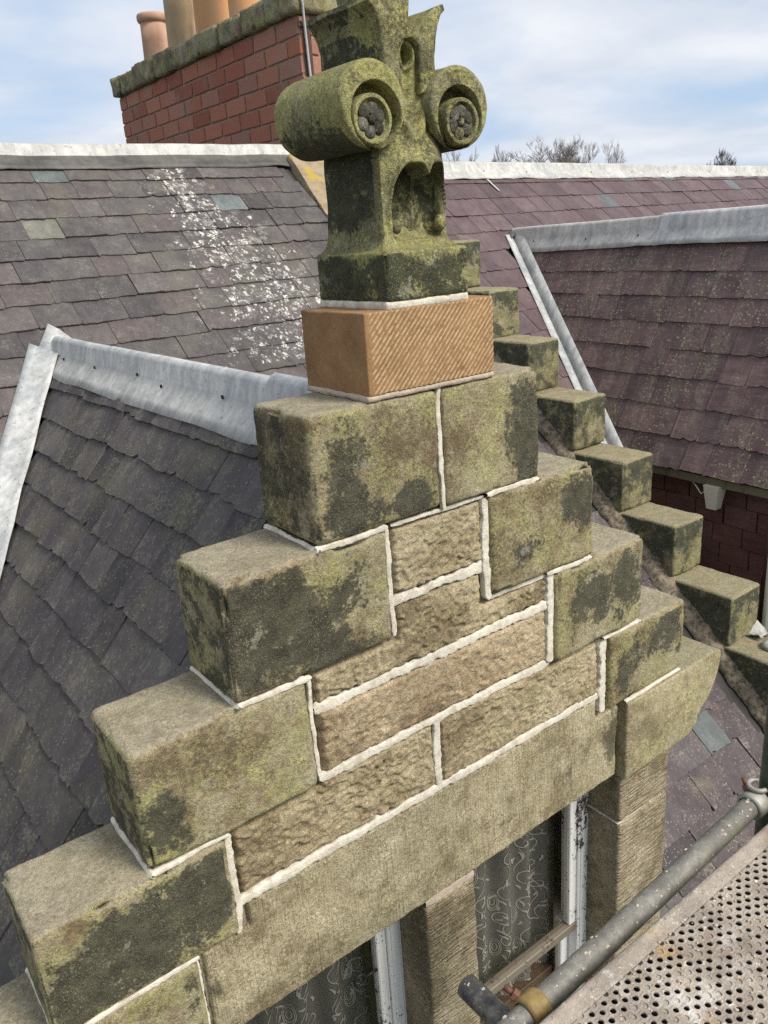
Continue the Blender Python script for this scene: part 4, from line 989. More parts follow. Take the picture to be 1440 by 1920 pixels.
# parted leaves of the upper member
def lobe(sg):
    P = [(.030, .61), (.088, .61), (.085, .70), (.090, .74), (.099, .77), (.113, .795), (.127, .808), (.120, .822), (.09, .812), (.058, .788), (.030, .762), (.007, .738), (.030, .718), (.032, .67)]
    P = [(x * sg, z) for x, z in P]
    V, F = extrude_poly(P, .030, .310, bev=.009, step=.012, wob=.004, seed=12 + sg)
    c = np.full(len(V), .0) + .55 * (V[:, 1] > .06) * (V[:, 0] * sg > .08) + .35 * (V[:, 1] < .05) * (V[:, 0] * sg > .06); c = np.where((V[:, 0] * sg < .1) & (V[:, 2] > .76), -.8, c)  # outer sides painted darker, upper parts paler
    part('carved_leaf', V, F, MAT['finial'], fin, attr={'crust': c}, smooth=True, sharp=50)
lobe(-1); lobe(1)
P = [(-.052, .66), (.052, .66), (.05, .78), (.062, .86), (.085, .93), (.06, 1.0), (0, 1.04), (-.06, 1.0), (-.085, .93), (-.062, .86), (-.05, .78)]
V, F = extrude_poly(P, .085, .265, bev=.02, step=.02, wob=.005, seed=31)
part('carved_bud', V, F, MAT['finial'], fin, attr={'crust': np.full(len(V), -.5)}, smooth=True, sharp=50)

# ================================================================== windows behind the gable openings
def win(x0, x1, label):
    w = thing('sash_window', ((x0 + x1) / 2, .22, -3.40), label, 'window', 'sash windows under the lintel')
    zt, zb = -1.93, -3.395; zm_ = -2.86
    for (a, b) in ((x0 - .02, x0 + .058), (x1 - .058, x1 + .02)):
        V, F = bevel_box((a, .195, zb), (b, .30, zt), .004); part('frame_post', V, F, MAT['white_paint'], w, smooth=False)
        V, F = bevel_box((a + .012, .188, zb), (b - .03, .197, zt), .003); part('frame_bead', V, F, MAT['white_paint'], w, smooth=False)
    V, F = bevel_box((x0, .195, zt - .05), (x1, .30, zt), .004); part('frame_head', V, F, MAT['white_paint'], w, smooth=False)
    # upper sash
    for (a, b) in ((x0 + .060, x0 + .105), (x1 - .105, x1 - .060)):
        V, F = bevel_box((a, .205, zm_), (b, .245, zt - .05), .004); part('sash_stile', V, F, MAT['white_flaking'], w, smooth=False)
    V, F = bevel_box((x0 + .06, .20, zm_ - .045), (x1 - .06, .246, zm_), .004); part('meeting_rail', V, F, MAT['bare_wood'], w, smooth=False)
    V, F = box((x0 + .10, .222, zm_), (x1 - .10, .226, zt - .05)); part('pane', V, F, MAT['glass'], w, smooth=False)
    # lower sash
    for (a, b) in ((x0 + .060, x0 + .11), (x1 - .11, x1 - .060)):
        V, F = bevel_box((a, .250, zb), (b, .29, zm_), .004); part('sash_stile', V, F, MAT['white_paint'], w, smooth=False)
    V, F = bevel_box((x0 + .06, .250, zb), (x1 - .06, .29, zb + .07), .004); part('bottom_rail', V, F, MAT['white_paint'], w, smooth=False)
    V, F = box((x0 + .105, .268, zb + .06), (x1 - .105, .272, zm_)); part('pane', V, F, MAT['glass'], w, smooth=False)
    # inner shutter case
    for (a, b, mt) in ((x0 + .02, x0 + .06, 'shutter'), (x1 - .09, x1 - .03, 'shutter')):
        V, F = bevel_box((a, .365, zb), (b, .43, zt), .004); part('shutter_case', V, F, MAT[mt], w, smooth=False)
        V, F = bevel_box((a - .02 if b > (x0 + x1) / 2 else a, .431, zb), (b if b > (x0 + x1) / 2 else b + .02, .47, zt), .004); part('shutter_edge', V, F, MAT['brown_wood'], w, smooth=False)
    V, F = bevel_box((x0, .30, zb - .03), (x1, .50, zb + .22), .004); part('inner_sill', V, F, MAT['brown_wood'], w, smooth=False)
    return w
wr = win(.112, .957, 'white flaking sash window on the right between mullion and jamb')
wl = win(-.957, -.125, 'white flaking sash window on the left of the stone mullion')
# a small iron ring on the left sash
V = []; F = []
ring = [(-.31 + .024 * math.cos(t), .214, -2.33 + .024 * math.sin(t)) for t in np.linspace(0, 2 * math.pi, 20)]
V, F = tube(ring, .006, 8, False); part('sash_ring', V, F, MAT['dark_iron'], wl)
V, F = tube([(-.286, .214, -2.33), (-.225, .214, -2.335)], .006, 8); part('sash_hook', V, F, MAT['dark_iron'], wl)
def curtain(x0, x1, label, seed):
    z0, z1 = -3.39, -1.86; nx, nz = 90, 14; y0 = .345
    rg = random.Random(seed)
    fold = lambda x: y0 + .022 * math.sin(x * 46 + seed) + .012 * math.sin(x * 19 + 1.3 * seed)
    X = np.linspace(x0, x1, nx); Z = np.linspace(z0, z1, nz)
    V = np.array([[(x, fold(x), z) for z in Z] for x in X]).reshape(-1, 3)
    o = part('net_curtain', V, grid_faces(nx, nz), MAT['net'], None, label=label, cat='curtain', group='net curtains behind the sashes')
    VV = []; FF = []
    def stroke(pts, w):
        off = len(VV); n = len(pts)
        for i, (x, z) in enumerate(pts):
            a = pts[max(i - 1, 0)]; b = pts[min(i + 1, n - 1)]; tx, tz = b[0] - a[0], b[1] - a[1]; l = math.hypot(tx, tz) or 1
            ww = .8 * w * (.35 + .65 * math.sin(math.pi * (i + .5) / n)); px, pz = -tz / l * ww, tx / l * ww
            for s_ in (-1, 1):
                xx = x + px * s_; VV.append((xx, fold(xx) - .004, z + pz * s_))
        for i in range(n - 1): FF.append((off + 2 * i, off + 2 * i + 1, off + 2 * i + 3, off + 2 * i + 2))
    zrow = z1
    while zrow > z0 - .1:
        x = x0 + rg.uniform(-.05, .05)
        while x < x1:
            s_ = rg.choice((-1, 1)); cx, cz = x + rg.uniform(-.02, .02), zrow + rg.uniform(-.04, .04); sc = rg.uniform(.8, 1.25)
            # curling stem
            pts = []
            for k in range(26):
                t = k / 25; a = s_ * (1.2 + t * 7.0); r_ = .048 * sc * (1 - t * .85); pts.append((cx + r_ * math.cos(a), cz + r_ * math.sin(a)))
            stroke(pts, .0032)
            pts = [(cx - s_ * .02 + s_ * .02 * math.sin(t * 5), cz - .03 - t * .13) for t in np.linspace(0, 1, 14)]; stroke(pts, .0028)
            for q in range(5):
                a0 = rg.uniform(0, 6.28); lx, lz = cx + rg.uniform(-.05, .05), cz - .02 - q * .03; ln = rg.uniform(.02, .04)
                stroke([(lx + math.cos(a0) * ln * t + .006 * math.sin(t * 3), lz + math.sin(a0) * ln * t) for t in np.linspace(0, 1, 6)], .0065)
            if rg.random() < .5:
                bx, bz = cx + s_ * .06, cz - .06
                for rr in (.034, .026, .014): stroke([(bx + rr * .62 * math.sin(t), bz + rr * 1.5 * math.cos(t)) for t in np.linspace(0, 2 * math.pi, 18)], .0022)
            x += .12
        zrow -= .165
    part('lace_pattern', VV, FF, MAT['lace'], o, smooth=False)
curtain(.10, .86, 'sheer net curtain with white lace scrolls in the right window', 4)
curtain(-.95, -.13, 'sheer net curtain with white lace scrolls in the left window', 9)
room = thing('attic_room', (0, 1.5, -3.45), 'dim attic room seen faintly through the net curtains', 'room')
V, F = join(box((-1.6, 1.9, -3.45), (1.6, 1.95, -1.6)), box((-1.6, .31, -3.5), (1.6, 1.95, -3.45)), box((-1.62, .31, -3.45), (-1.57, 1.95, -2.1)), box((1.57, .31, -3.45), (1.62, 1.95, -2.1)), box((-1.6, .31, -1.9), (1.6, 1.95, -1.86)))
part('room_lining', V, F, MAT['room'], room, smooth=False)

# ================================================================== skew gable of the house (crow steps going down to the right)
skew = thing('stepped_gable', (3.45, 2.2, -3.5), 'dark blackened crow-stepped skew gable descending on the right of the slate roof', 'gable wall')
XS, WS = 3.268, .36
sy = [3.985, 3.564, 3.126, 2.666, 2.227, 1.770, 1.320, .871, .42, -.03]; sz = [.56, .167, -.226, -.619, -1.016, -1.411, -1.808, -2.200, -2.578, -2.97]
for i in range(9):
    y0 = sy[i]; zt = sz[i]; zb = sz[i + 1]
    rj = random.Random(300 + i); V, F, n = rounded_block((XS + rj.uniform(-.012, .012), y0 + rj.uniform(-.015, .015), zb + .004), (XS + WS + rj.uniform(-.02, .01), y0 + .85, zt + rj.uniform(-.012, .008)), r=rj.uniform(.016, .03), res=.017, amp=.007, seed=90 + i, chip=.022, maxn=52)
    c = np.full(len(V), .15); c = np.where(n[:, 1] < -.5, .72 - .55 * sstep(-.06, -.30, V[:, 2] - zt) * (1 + fbm(V * 12, 2, i) * 3), c); c = np.where(n[:, 0] < -.5, .70 - .45 * sstep(-.2, -.38, V[:, 2] - zt), c)
    c = np.where(n[:, 2] > .4, -1., c); c -= .55 * (np.abs(n).max(1) < .9)
    part('crow_step_stone', V, F, MAT['skew'], skew, attr={'crust': c})
# solid wall under the steps, sides flush-ish (2 cm in)
yy = [p for p in sy]; P = []
prof = [(-.03, -7.3), (-.03, sz[9] - .02)]
for i in range(9, 0, -1): prof += [(sy[i - 1] + .02, sz[i] - .02), ] if False else [(sy[i] + .03, sz[i] - .03), (sy[i - 1] + .03, sz[i] - .03)]
prof += [(4.9, sz[1] - .03), (4.9, -7.3)]
V = [(XS + .012, y, z) for y, z in prof] + [(XS + WS - .012, y, z) for y, z in prof]; k = len(prof)
F = [tuple(range(k))[::-1], tuple(range(k, 2 * k))] + [(i, (i + 1) % k, k + (i + 1) % k, k + i) for i in range(k)]
part('wall_core', V, F, MAT['skew'], skew, smooth=False, attr={'crust': np.full(2 * k, .1)})
# rough mortar fillet where slates meet the skew
n = 420; rws = []
for i in range(n + 1):
    y = -.1 + (4.6 + .1) * i / n; i = i * .36
    w_ = .085 + .06 * float(fbm([[i * .16, 2, 3]], 3)[0]) + .03 * float(fbm([[i * .9, 7, 3]], 2)[0])
    rws.append([mp(XS - w_, y, .012), mp(XS - w_ * .96, y, .040 + .02 * float(fbm([[i * .7, 1, 9]], 2)[0])), mp(XS - w_ * .6, y, .070 + .05 * float(fbm([[i * .8, 4, 9]], 2)[0])), mp(XS - w_ * .25, y, .090 + .05 * float(fbm([[i * .6, 6, 9]], 2)[0])), mp(XS + .02, y, .115 + .03 * float(fbm([[i * .5, 8, 9]], 2)[0])), mp(XS + .06, y, .10)])
A = np.array([[tuple(p) for p in r_] for r_ in rws]); A[:, 1:5] += (.016 * fbm(A[:, 1:5] * 38, 3, 6) * 2)[..., None] * np.array(tuple(Nm)); part('mortar_fillet', A.reshape(-1, 3), grid_faces(n + 1, 6), MAT['mortar_old'], skew, label='gritty brown mortar fillet along the slates')

# ---- chimney on the gable head
CX0, CX1, CY0, CY1, CZT = 2.95, 3.62, 5.10, 9.49, 2.135
chim = thing('brick_chimney', (3.28, 7.2, .3), 'long red brick chimney stack with mossy stone cap behind the roof ridge', 'chimney')
def slope_z(y): return 1.09 - .873 * abs(y - 5.27)
V, F = box((CX0 + .012, CY0 + .012, -3.0), (CX1 - .012, CY1 - .012, CZT)); part('stack_core', V, F, MAT['brick_mortar'], chim, smooth=False)
bv = []
for k in range(5):
    V, F = bevel_box((-.5, -.5, -.5), (.5, .5, .5), .045); rg = random.Random(k)
    V = [(x + rg.uniform(-.012, .012), y + rg.uniform(-.03, .03), z + rg.uniform(-.02, .02)) for x, y, z in V]; bv.append(mesh_of('brick', V, F, MAT['brick'], smooth=False))
rg = random.Random(4); ch = .157; row = 0; z = CZT - .003
while z > .3:
    z0 = z - ch
    y = CY0 - (.19 if row % 2 else 0)
    while y < CY1:
        L = .42 * rg.uniform(.93, 1.07); a = max(y, CY0); b = min(y + L - .02, CY1); y += L
        if b - a < .06: continue
        if z < slope_z((a + b) / 2): continue
        if z < 1.0 and b > 6.2: continue
        M = Matrix.Translation((CX0 + .045, (a + b) / 2, (z0 + z) / 2 - .004)) @ Matrix.Diagonal((.09, b - a, ch - .020, 1)); place('brick', rg.choice(bv), chim, M)
    # short end facing the camera
    x = CX0 + .095 if row % 2 else CX0 + .095
    while x < CX1:
        L = .22 if (row % 2 == 0 or x > CX0 + .1) else .12; b = min(x + L - .018, CX1)
        if b - x > .05: place('brick', rg.choice(bv), chim, Matrix.Translation(((x + b) / 2, CY0 + .045, (z0 + z) / 2 - .004)) @ Matrix.Diagonal((b - x, .09, ch - .020, 1)))
        x += L
    z = z0; row += 1
y = CY0 - .06; i = 0
while y < CY1 + .02:
    L = random.uniform(.45, .75); b = min(y + L, CY1 + .06)
    V, F, n = rounded_block((CX0 - .06 + random.uniform(-.015, .015), y, CZT), (CX1 + .06, b - .008, CZT + .235 + random.uniform(-.02, .012)), r=.03, res=.035, amp=.018, seed=130 + i, chip=.035, freq=6, maxn=30)
    part('cap_stone', V, F, MAT['cap'], chim, attr={'crust': np.full(len(V), -.05)}); y = b; i += 1
# rendered haunch at the foot of the stack
V, F, n = rounded_block((2.665, 4.42, -.2), (3.30, 5.095, 1.0), r=.05, res=.03, amp=.012, seed=200, chip=.02, maxn=40)
top = 1.0 - (5.02 - V[:, 1]) * 1.0; V[:, 2] = np.minimum(V[:, 2], np.maximum(top, .45))
MH = Mat('lichened_render', .95); nn = MH.noise(10, 5, .65); col = MH.mix(MH.sel(nn, .42, .6), (.33, .26, .17), (.25, .19, .12)); col = MH.mix(MH.math('MULTIPLY', MH.sel(MH.noise(6, 4, .6, MH.scaled(1, 1, 1, (1, 0, 2))), .56, .63), .8), col, (.42, .29, .05)); MH.color(col); MH.bump(MH.noise(60, 4), .008, .8)
part('rendered_haunch', V, F, MH.m, chim, label='buff cement haunch with orange lichen at the chimney foot')
# iron strap, bracket and the aerial cable
V, F = bevel_box((CX0 + .045, CY0 - .016, .75), (CX0 + .115, CY0 - .002, 2.2), .003); part('iron_strap', V, F, MAT['rust_iron'], chim, smooth=False)
V, F = bevel_box((CX0 - .012, CY0 - .024, 2.03), (CX0 + .42, CY0 - .006, 2.075), .003); part('iron_bracket', V, F, MAT['rust_iron'], chim, smooth=False)
V, F = tube([(CX0 - .04, CY0 - .09, 2.60), (CX0 - .03, CY0 - .10, 2.38), (CX0 + .01, CY0 - .08, 2.20), (CX0 + .045, CY0 - .035, 2.0), (CX0 + .06, CY0 - .03, 1.7), (CX0 + .08, CY0 - .03, 1.2), (CX0 + .16, CY0 - .03, .9), (CX0 + .32, CY0 - .03, .55)], .011, 8)
part('aerial_cable', V, F, MAT['cable'], chim)
pots = [(9.12 - .30, .165, .60, 'pot_a', 'pinkish terracotta chimney pot, shortest and furthest left on the cap'), (8.02, .19, .92, 'pot_b', 'sooty buff chimney pot with a thick dark rim, second from the left'), (7.24, .205, 1.1, 'pot_c', 'plain orange terracotta chimney pot, third from the left'), (6.46, .205, 1.1, 'pot_c', 'orange terracotta chimney pot nearest the finial, cut by the picture top')]
for y, r_, h, mt, lb in pots:
    p = thing('chimney_pot', (3.26, y, CZT + .22), lb, 'chimney pot', 'chimney pots on the brick stack')
    V, F = lathe([(r_ * 1.06, 0), (r_ * 1.02, .05), (r_ * .97, h * .5), (r_ * .94, h - .09), (r_ * .80, h - .09), (r_ * .84, .02)], (3.26, y, CZT + .22)); part('pot_body', V, F, MAT[mt], p)
    V, F = lathe([(r_ * .94, h - .10), (r_ * 1.06, h - .085), (r_ * 1.13, h - .06), (r_ * 1.13, h - .02), (r_ * 1.06, h), (r_ * .86, h), (r_ * .80, h - .03), (r_ * .80, h - .10)], (3.26, y, CZT + .22)); part('pot_rim', V, F, MAT[mt], p)

# ================================================================== neighbour house roofs on the right
AZ = R(8.09); ub = Vector((math.cos(AZ), math.sin(AZ), 0)); nb_ = Vector((math.sin(AZ), -math.cos(AZ), 0))       # nb_: horizontally down the front pitch
RB = Vector((5.015, 5.6, .968 - .085)) - ub * 1.6
Vb = (-nb_ + Vector((0, 0, S_MAIN))).normalized()
nroof = thing('slate_roof', (8, 5.2, .2), 'plum coloured slate roof of the neighbouring house with a long white ridge', 'roof')
LB = 3.6; Ob = RB - Vb * LB
WR0 = Vector((5.235, 4.75, .135)); AW = R(2.0); uw = Vector((math.sin(AW), math.cos(AW), 0)); hw = Vector((uw.y, -uw.x, 0))
EW = Vector((4.10, 2.08, -1.65)); TW = (.135 - EW.z) / ((WR0 - EW).dot(hw))
def zwing(P):
    a = EW.z + TW * (Vector((P.x, P.y, 0)) - Vector((EW.x, EW.y, 0))).dot(hw); b = .135 - TW * max(0, (Vector((P.x, P.y, 0)) - Vector((WR0.x, WR0.y, 0))).dot(hw)); return min(a, b) if a > b else a
def keep_back(P):
    if (P - RB).dot(ub) < .05: return False
    if P.x < 3.66: return False
    return not (zwing(P) > P.z - .02)
rowsb = [.285] * 4 + [.28] * 4 + [.27] * 3 + [.26] * 2; rowsb = rowsb[:13]
LB = sum(rowsb); Ob = RB - Vb * LB
def pick3(P, rg): return 1 if any(abs((P - Vector((x, y, z))).dot(ub)) < .16 and abs((P - Vector((x, y, z))).dot(Vb)) < .14 for x, y, z in ((8.66, 5.96, .75), (9.89, 6.13, .74), (12.1, 6.27, .59), (7.72, 5.5, .46), (13.39, 6.62, .74))) else 0
print('neighbour', cover(nroof, Ob, ub, Vb, rowsb, .0, 12.2, .31, [MAT['slate_right'], MAT['slate_teal']], keep_back, pick3, seed=11, th=.008, lift=.018, rag=.005, vmax=LB))
Nb = ub.cross(Vb).normalized()
V, F = slab([Ob + Nb * -.012, Ob + ub * 12.3 + Nb * -.012, RB + ub * 12.3 + Nb * -.012, RB + Nb * -.012], Nb, .03)
V2, F2 = slab([RB, RB + ub * 12.3, RB + ub * 12.3 - nb_ * 4 - Vector((0, 0, 3.5)), RB - nb_ * 4 - Vector((0, 0, 3.5))], -nb_ * .873 + Vector((0, 0, 1)), .04)
V, F = join((V, F), (V2, F2)); part('roof_boarding', V, F, MAT['board'], nroof, smooth=False)
ridge_piece('ridge_capping', RB + ub * 12.25 + Vector((0, 0, .0)), RB + ub * 5.5, (MAT['lead_white'], MAT['lead_white']), nroof, (nb_ - Vector((0, 0, S_MAIN)), -nb_ - Vector((0, 0, S_MAIN))), .20, .035, lift=.03, wob=.012, seed=12)
ridge_piece('ridge_capping', RB + ub * 5.55 + Vector((0, 0, .004)), RB + ub * 0.0, (MAT['lead_white'], MAT['lead_white']), nroof, (nb_ - Vector((0, 0, S_MAIN)), -nb_ - Vector((0, 0, S_MAIN))), .205, .037, lift=.034, wob=.012, seed=13)
# thin pale strip nailed down the slates
P0 = RB + ub * 2.15 - Vb * .20 + Nb * .035
V, F = slab([P0, P0 + ub * .03, P0 + ub * .05 - Vb * .21, P0 + ub * .02 - Vb * .21], Nb, .004); part('lead_tack', V, F, MAT['lead_white'], nroof, smooth=False)

wing = thing('slate_roof', (4.7, 3.2, -.8), 'lichen spotted plum slate roof of the projecting wing with pale lead ridge and valley', 'roof')
Vw = (hw + Vector((0, 0, TW))).normalized()
E0 = EW + uw * 3.4; E0.z = EW.z      # far end of the eave
Lw = (.135 - EW.z) / Vw.z
rowsw = []; a_ = 0
gs = [.252, .25, .246, .24, .236, .232, .228, .222, .215, .21, .205]
for g in gs:
    if a_ + g > Lw - .02: break
    rowsw.append(g); a_ += g
def zback(P):
    d = Vector((P.x, P.y, 0)) - Vector((RB.x, RB.y, 0)); return RB.z - S_MAIN * d.dot(nb_)
def keep_w(P): return P.z > zback(P) - .03 and P.y > -.2
Ow = EW + uw * 4.2 - Vw * .03
print('wing', cover(wing, Ow, -uw, Vw, rowsw, 0, 6.3, .265, [MAT['slate_wing'], MAT['slate_teal']], keep_w, lambda P, r: 0, seed=15, th=.009, lift=.018, rag=.0045, vmax=Lw))
Nw = (-uw).cross(Vw).normalized()
yj = 0
# where wing eave meets the back roof: solve along the eave and along the ridge
def meet(P, d):
    t = 0
    for _ in range(400):
        Q = P + d * t
        if Q.z < zback(Q): break
        t += .01
    return P + d * t
RW = Vector((WR0.x, WR0.y, 0)); R_near = WR0 - uw * 3.6; R_near.z = .15; R_near2 = R_near
ew_far = meet(EW - uw * 0, uw); rw_far = meet(Vector((WR0.x, WR0.y, .135)) - uw * 1.0, uw)
E_near = EW - uw * 2.0
V, F = slab([E_near - Nw * .01, rw_far - Nw * .01, rw_far - Nw * .01 + uw * .02, ew_far - Nw * .01][:1] + [R_near - Nw * .02 - Vector((0, 0, .02)), rw_far - Nw * .02, ew_far - Nw * .02], Nw, .03); 
V2 = slab([R_near + Vector((.01, 0, -.03)), R_near + hw * 1.4 - Vector((0, 0, TW * 1.4)), rw_far + hw * 1.4 - Vector((0, 0, TW * 1.4)), rw_far + Vector((.01, 0, -.03))], hw + Vector((0, 0, .7)), .03)
V, F = join((V, F), V2); part('roof_boarding', V, F, MAT['board'], wing, smooth=False)
sw1 = -hw - Vector((0, 0, TW)); sw2 = hw - Vector((0, 0, TW))
RT = rw_far - uw * .03 + Vector((0, 0, .0))
ridge_piece('ridge_capping', RT, RT - uw * 1.95 + Vector((0, 0, .030)), (MAT['lead_warm'], MAT['lead_white']), wing, (sw1, sw2), .205, .038, lift=.034, wob=.006, seed=16)
ridge_piece('ridge_capping', RT - uw * 1.9 + Vector((0, 0, .034)), RT - uw * 3.5 + Vector((0, 0, .055)), (MAT['lead'], MAT['lead']), wing, (sw1, sw2), .215, .042, lift=.038, wob=.006, seed=17)
clips(wing, RT, RT - uw * 3.2 + Vector((0, 0, .04)), 5, .08, sw1, 5)
clips(nroof, RB + ub * .5, RB + ub * 11, 9, .08, nb_ - Vector((0, 0, S_MAIN)), 6)
# valley between wing and back roof
rw = []
for i in range(31):
    t = i / 30; P = rw_far.lerp(ew_far, t)
    q = []
    for k in (1, .5, .1):
        Q = P - ub * (.15 * k); Q.z = zback(Q); q.append(Q + Nb * .034)
    rise = .0
    q.append(P + (Nb + Nw) * .03 + Vector((0, 0, .01)))
    for k in (.1, .5, 1):
        Q = P - uw * (.19 * k); q.append(Vector((Q.x, Q.y, Q.z)) + Nw * .044 if False else (P - uw * (.21 * k) + Nw * .046))
    rw.append(q)
# points on the wing side must stay in the wing plane: slide along -uw keeps z, so they do
ribbon_sheet(rw, MAT['lead'], 'valley_flashing', wing)
P = rw_far
rw = [[P + Vector((-.03, .10, .0)) + Nb * .05, P + ub * .12 + Vector((0, .06, .02)) + Nb * .05], [P + Vector((-.10, .02, -.02)) + Nb * .045, P + Vector((0, -.02, .075))], [P + Vector((-.16, -.06, -.1)) + Nb * .045, P + Vector((-.05, -.10, .04))]]
for r_ in rw:
    pass
ribbon_sheet(rw, MAT['lead_dirty'], 'lead_saddle', wing)
# eaves board, hung tile wall, bracket box, downpipe
cw = -hw
V, F = slab([E_near - Vw * .02 + Vector((0, 0, -.012)), EW + uw * 2.2 - Vw * .02 + Vector((0, 0, -.012)), EW + uw * 2.2 - Vw * .02 + Vector((0, 0, -.075)), E_near - Vw * .02 + Vector((0, 0, -.075))], cw, .03); part('eaves_board', V, F, MAT['fascia'], wing, smooth=False)
V, F = slab([E_near + Vector((0, 0, -.078)), EW + uw * 2.2 + Vector((0, 0, -.078)), EW + uw * 2.2 + hw * .2 + Vector((0, 0, -.078)), E_near + hw * .2 + Vector((0, 0, -.078))], (0, 0, 1), .02); part('soffit_board', V, F, MAT['fascia'], wing, smooth=False)
hwall = thing('tile_hung_wall', (4.3, 1.5, -7.3), 'shaded maroon tile-hung wall under the eaves of the neighbouring wing', 'wall')
HX = .16
B0 = E_near + hw * HX; B0.z = -7.3
V, F = slab([Vector((B0.x, B0.y, -7.3)), Vector((B0.x, B0.y, -1.74)), Vector((B0.x, B0.y, -1.74)) + uw * 4.0, Vector((B0.x, B0.y, -7.3)) + uw * 4.0], cw, .25); part('wall_core', V, F, MAT['brown_wood'], hwall, smooth=False)
tb = []
for k in range(6):
    V, F = bevel_box((-.5, 0, -.5), (.5, .018, .5), .012); rg = random.Random(k + 50); V = [(x + rg.uniform(-.02, .02), y, z + rg.uniform(-.03, .03)) for x, y, z in V]; tb.append(mesh_of('hung_tile', V, F, MAT['tile_hung'], smooth=False))
rg = random.Random(8); z = -1.76; row = 0
Mb = Matrix(((-uw.x, cw.x, 0, 0), (-uw.y, cw.y, 0, 0), (0, 0, 1, 0), (0, 0, 0, 1)))
while z > -3.5:
    u = -.13 * (row % 2)
    while u < 3.6:
        w = .262 * rg.uniform(.9, 1.1); Q = B0 + uw * (u + w / 2) ; Q.z = z - .085
        place('hung_tile', rg.choice(tb), hwall, Matrix.Translation(Q + cw * rg.uniform(.001, .005)) @ Mb @ Matrix.Rotation(rg.uniform(-.012, .012), 4, 'Y') @ Matrix.Diagonal((w - .009, 1, .163, 1))); u += w
    z -= .165; row += 1
bx = thing('eaves_box', (4.06, 1.56, -1.90), 'small tapered white plastic box fixed under the eaves of the wing', 'eaves box')
def taper(lo, hi, s):
    V, F = box(lo, hi); cx = (lo[0] + hi[0]) / 2; cy = (lo[1] + hi[1]) / 2
    return [((x - cx) * (s if z_ == lo[2] else 1) + cx, (y - cy) * (s if z_ == lo[2] else 1) + cy, z_) for x, y, z_ in V], F
V, F = taper((4.03, 1.47, -1.925), (4.15, 1.60, -1.735), .62); part('box_body', V, F, MAT['cream'], bx, smooth=False)
V, F = tube([(4.08, 1.60, -1.80), (4.09, 1.65, -1.83), (4.1, 1.70, -1.78), (4.12, 1.76, -1.745)], .006, 6); part('box_cable', V, F, MAT['cream'], bx)
dp = thing('downpipe', (4.02, 1.0, -3.2), 'cream painted downpipe at the right edge beside the dark crow steps', 'downpipe')
V, F = tube([(4.02, .985, -1.95), (4.02, .985, -2.76), (3.97, .96, -2.83)], .045, 16); part('pipe', V, F, MAT['cream'], dp)
V, F = tube([(4.02, 1.04, -1.75), (4.02, 1.04, -2.9)], .02, 8); part('pipe_bracket', V, F, MAT['brown_wood'], dp)
sh = thing('lead_apron', (3.6, .80, -2.53), 'crumpled white lead apron at the downpipe foot beside the grey ring', 'flashing')
rw = [[(3.50 + .12 * j / 5, .76 + .13 * i / 5, -2.555 + .05 * math.sin(i * 1.1 + j * .8) * .3 + .055 * (i / 5) * (j / 5) + .01 * ((i + j) % 2)) for j in range(6)] for i in range(6)]
ribbon_sheet(rw, MAT['lead_white'], 'apron_sheet', sh)
rg_ = thing('scaffold_ring', (3.46, .68, -2.57), 'grey galvanised metal ring lying on the lowest dark crow step', 'scaffold ring')
V, F = lathe([(.030, .0), (.030, .03), (.055, .035), (.072, .028), (.078, .012), (.072, .0), (.030, .0)], (3.47, .66, -2.572), 26); part('ring_body', V, F, MAT['coupler_grey'], rg_)

# ================================================================== scaffold in front
tb1 = thing('scaffold_tube', (-.5, -.97, -1.112), 'long cement splashed grey scaffold tube running beside the perforated deck', 'scaffold tube', 'scaffold tubes in front of the windows')
n = 70
path = [(-1.74, -1.0125, -1.112), (.195, -.932, -1.112)]
pp = [tuple(np.array(path[0]) + (np.array(path[1]) - np.array(path[0])) * i / n) for i in range(n + 1)]
V, F = tube(pp, .0245, 24); V = np.array(V); V += .0012 * fbm(V * 60, 2, 3)[:, None]; part('tube_body', V, F, MAT['tube'], tb1)
# lumps of dried cement on the tube
VV = []; FF = []
rg = random.Random(3)
for k in range(45):
    t = rg.random(); p = np.array(path[0]) + (np.array(path[1]) - np.array(path[0])) * t; a = rg.uniform(-1.2, 1.4); c = p + np.array((0, .0245 * math.sin(a), .0245 * math.cos(a))); s_ = rg.uniform(.0012, .0040)
    off = len(VV); V, F = bevel_box((-1, -1, -.5), (1, 1, .5), .45); VV += [(c[0] + x * s_ * rg.uniform(.8, 2.0), c[1] + y * s_, c[2] + z_ * s_) for x, y, z_ in V]; FF += [tuple(i + off for i in f) for f in F]
part('cement_splash', VV, FF, MAT['mortar_pink'], tb1, kind='stuff')
tb2 = thing('scaffold_tube', (-.674, -.95, -1.165), 'short dark tarry scaffold tube end poking towards the mullion', 'scaffold tube', 'scaffold tubes in front of the windows')
TZ = -1.166
V, F = tube([(-.674, -.812, TZ), (-.674, -1.7, TZ)], .0245, 24, False); V2, F2 = tube([(-.674, -1.7, TZ), (-.674, -.812, TZ)], .0205, 24, False)
V3 = []; 
V, F = join((V, F), (V2, F2)); V4 = [(-.674 + r_ * math.cos(q), -.812, TZ + r_ * math.sin(q)) for r_ in (.0205, .0245) for q in np.linspace(0, 2 * math.pi, 24, endpoint=False)]
V, F = join((V, F), (V4, [(i, (i + 1) % 24, 24 + (i + 1) % 24, 24 + i) for i in range(24)])); part('tube_body', V, F, MAT['tube_dark'], tb2)
tb3 = thing('scaffold_tube', (.252, -.933, -1.1), 'dark green upright scaffold tube at the right picture edge', 'scaffold tube', 'scaffold tubes in front of the windows')
V, F = tube([(.252, -.933, -3.7), (.252, -.933, 1.2)], .0242, 24); part('tube_body', V, F, MAT['tube_green'], tb3)
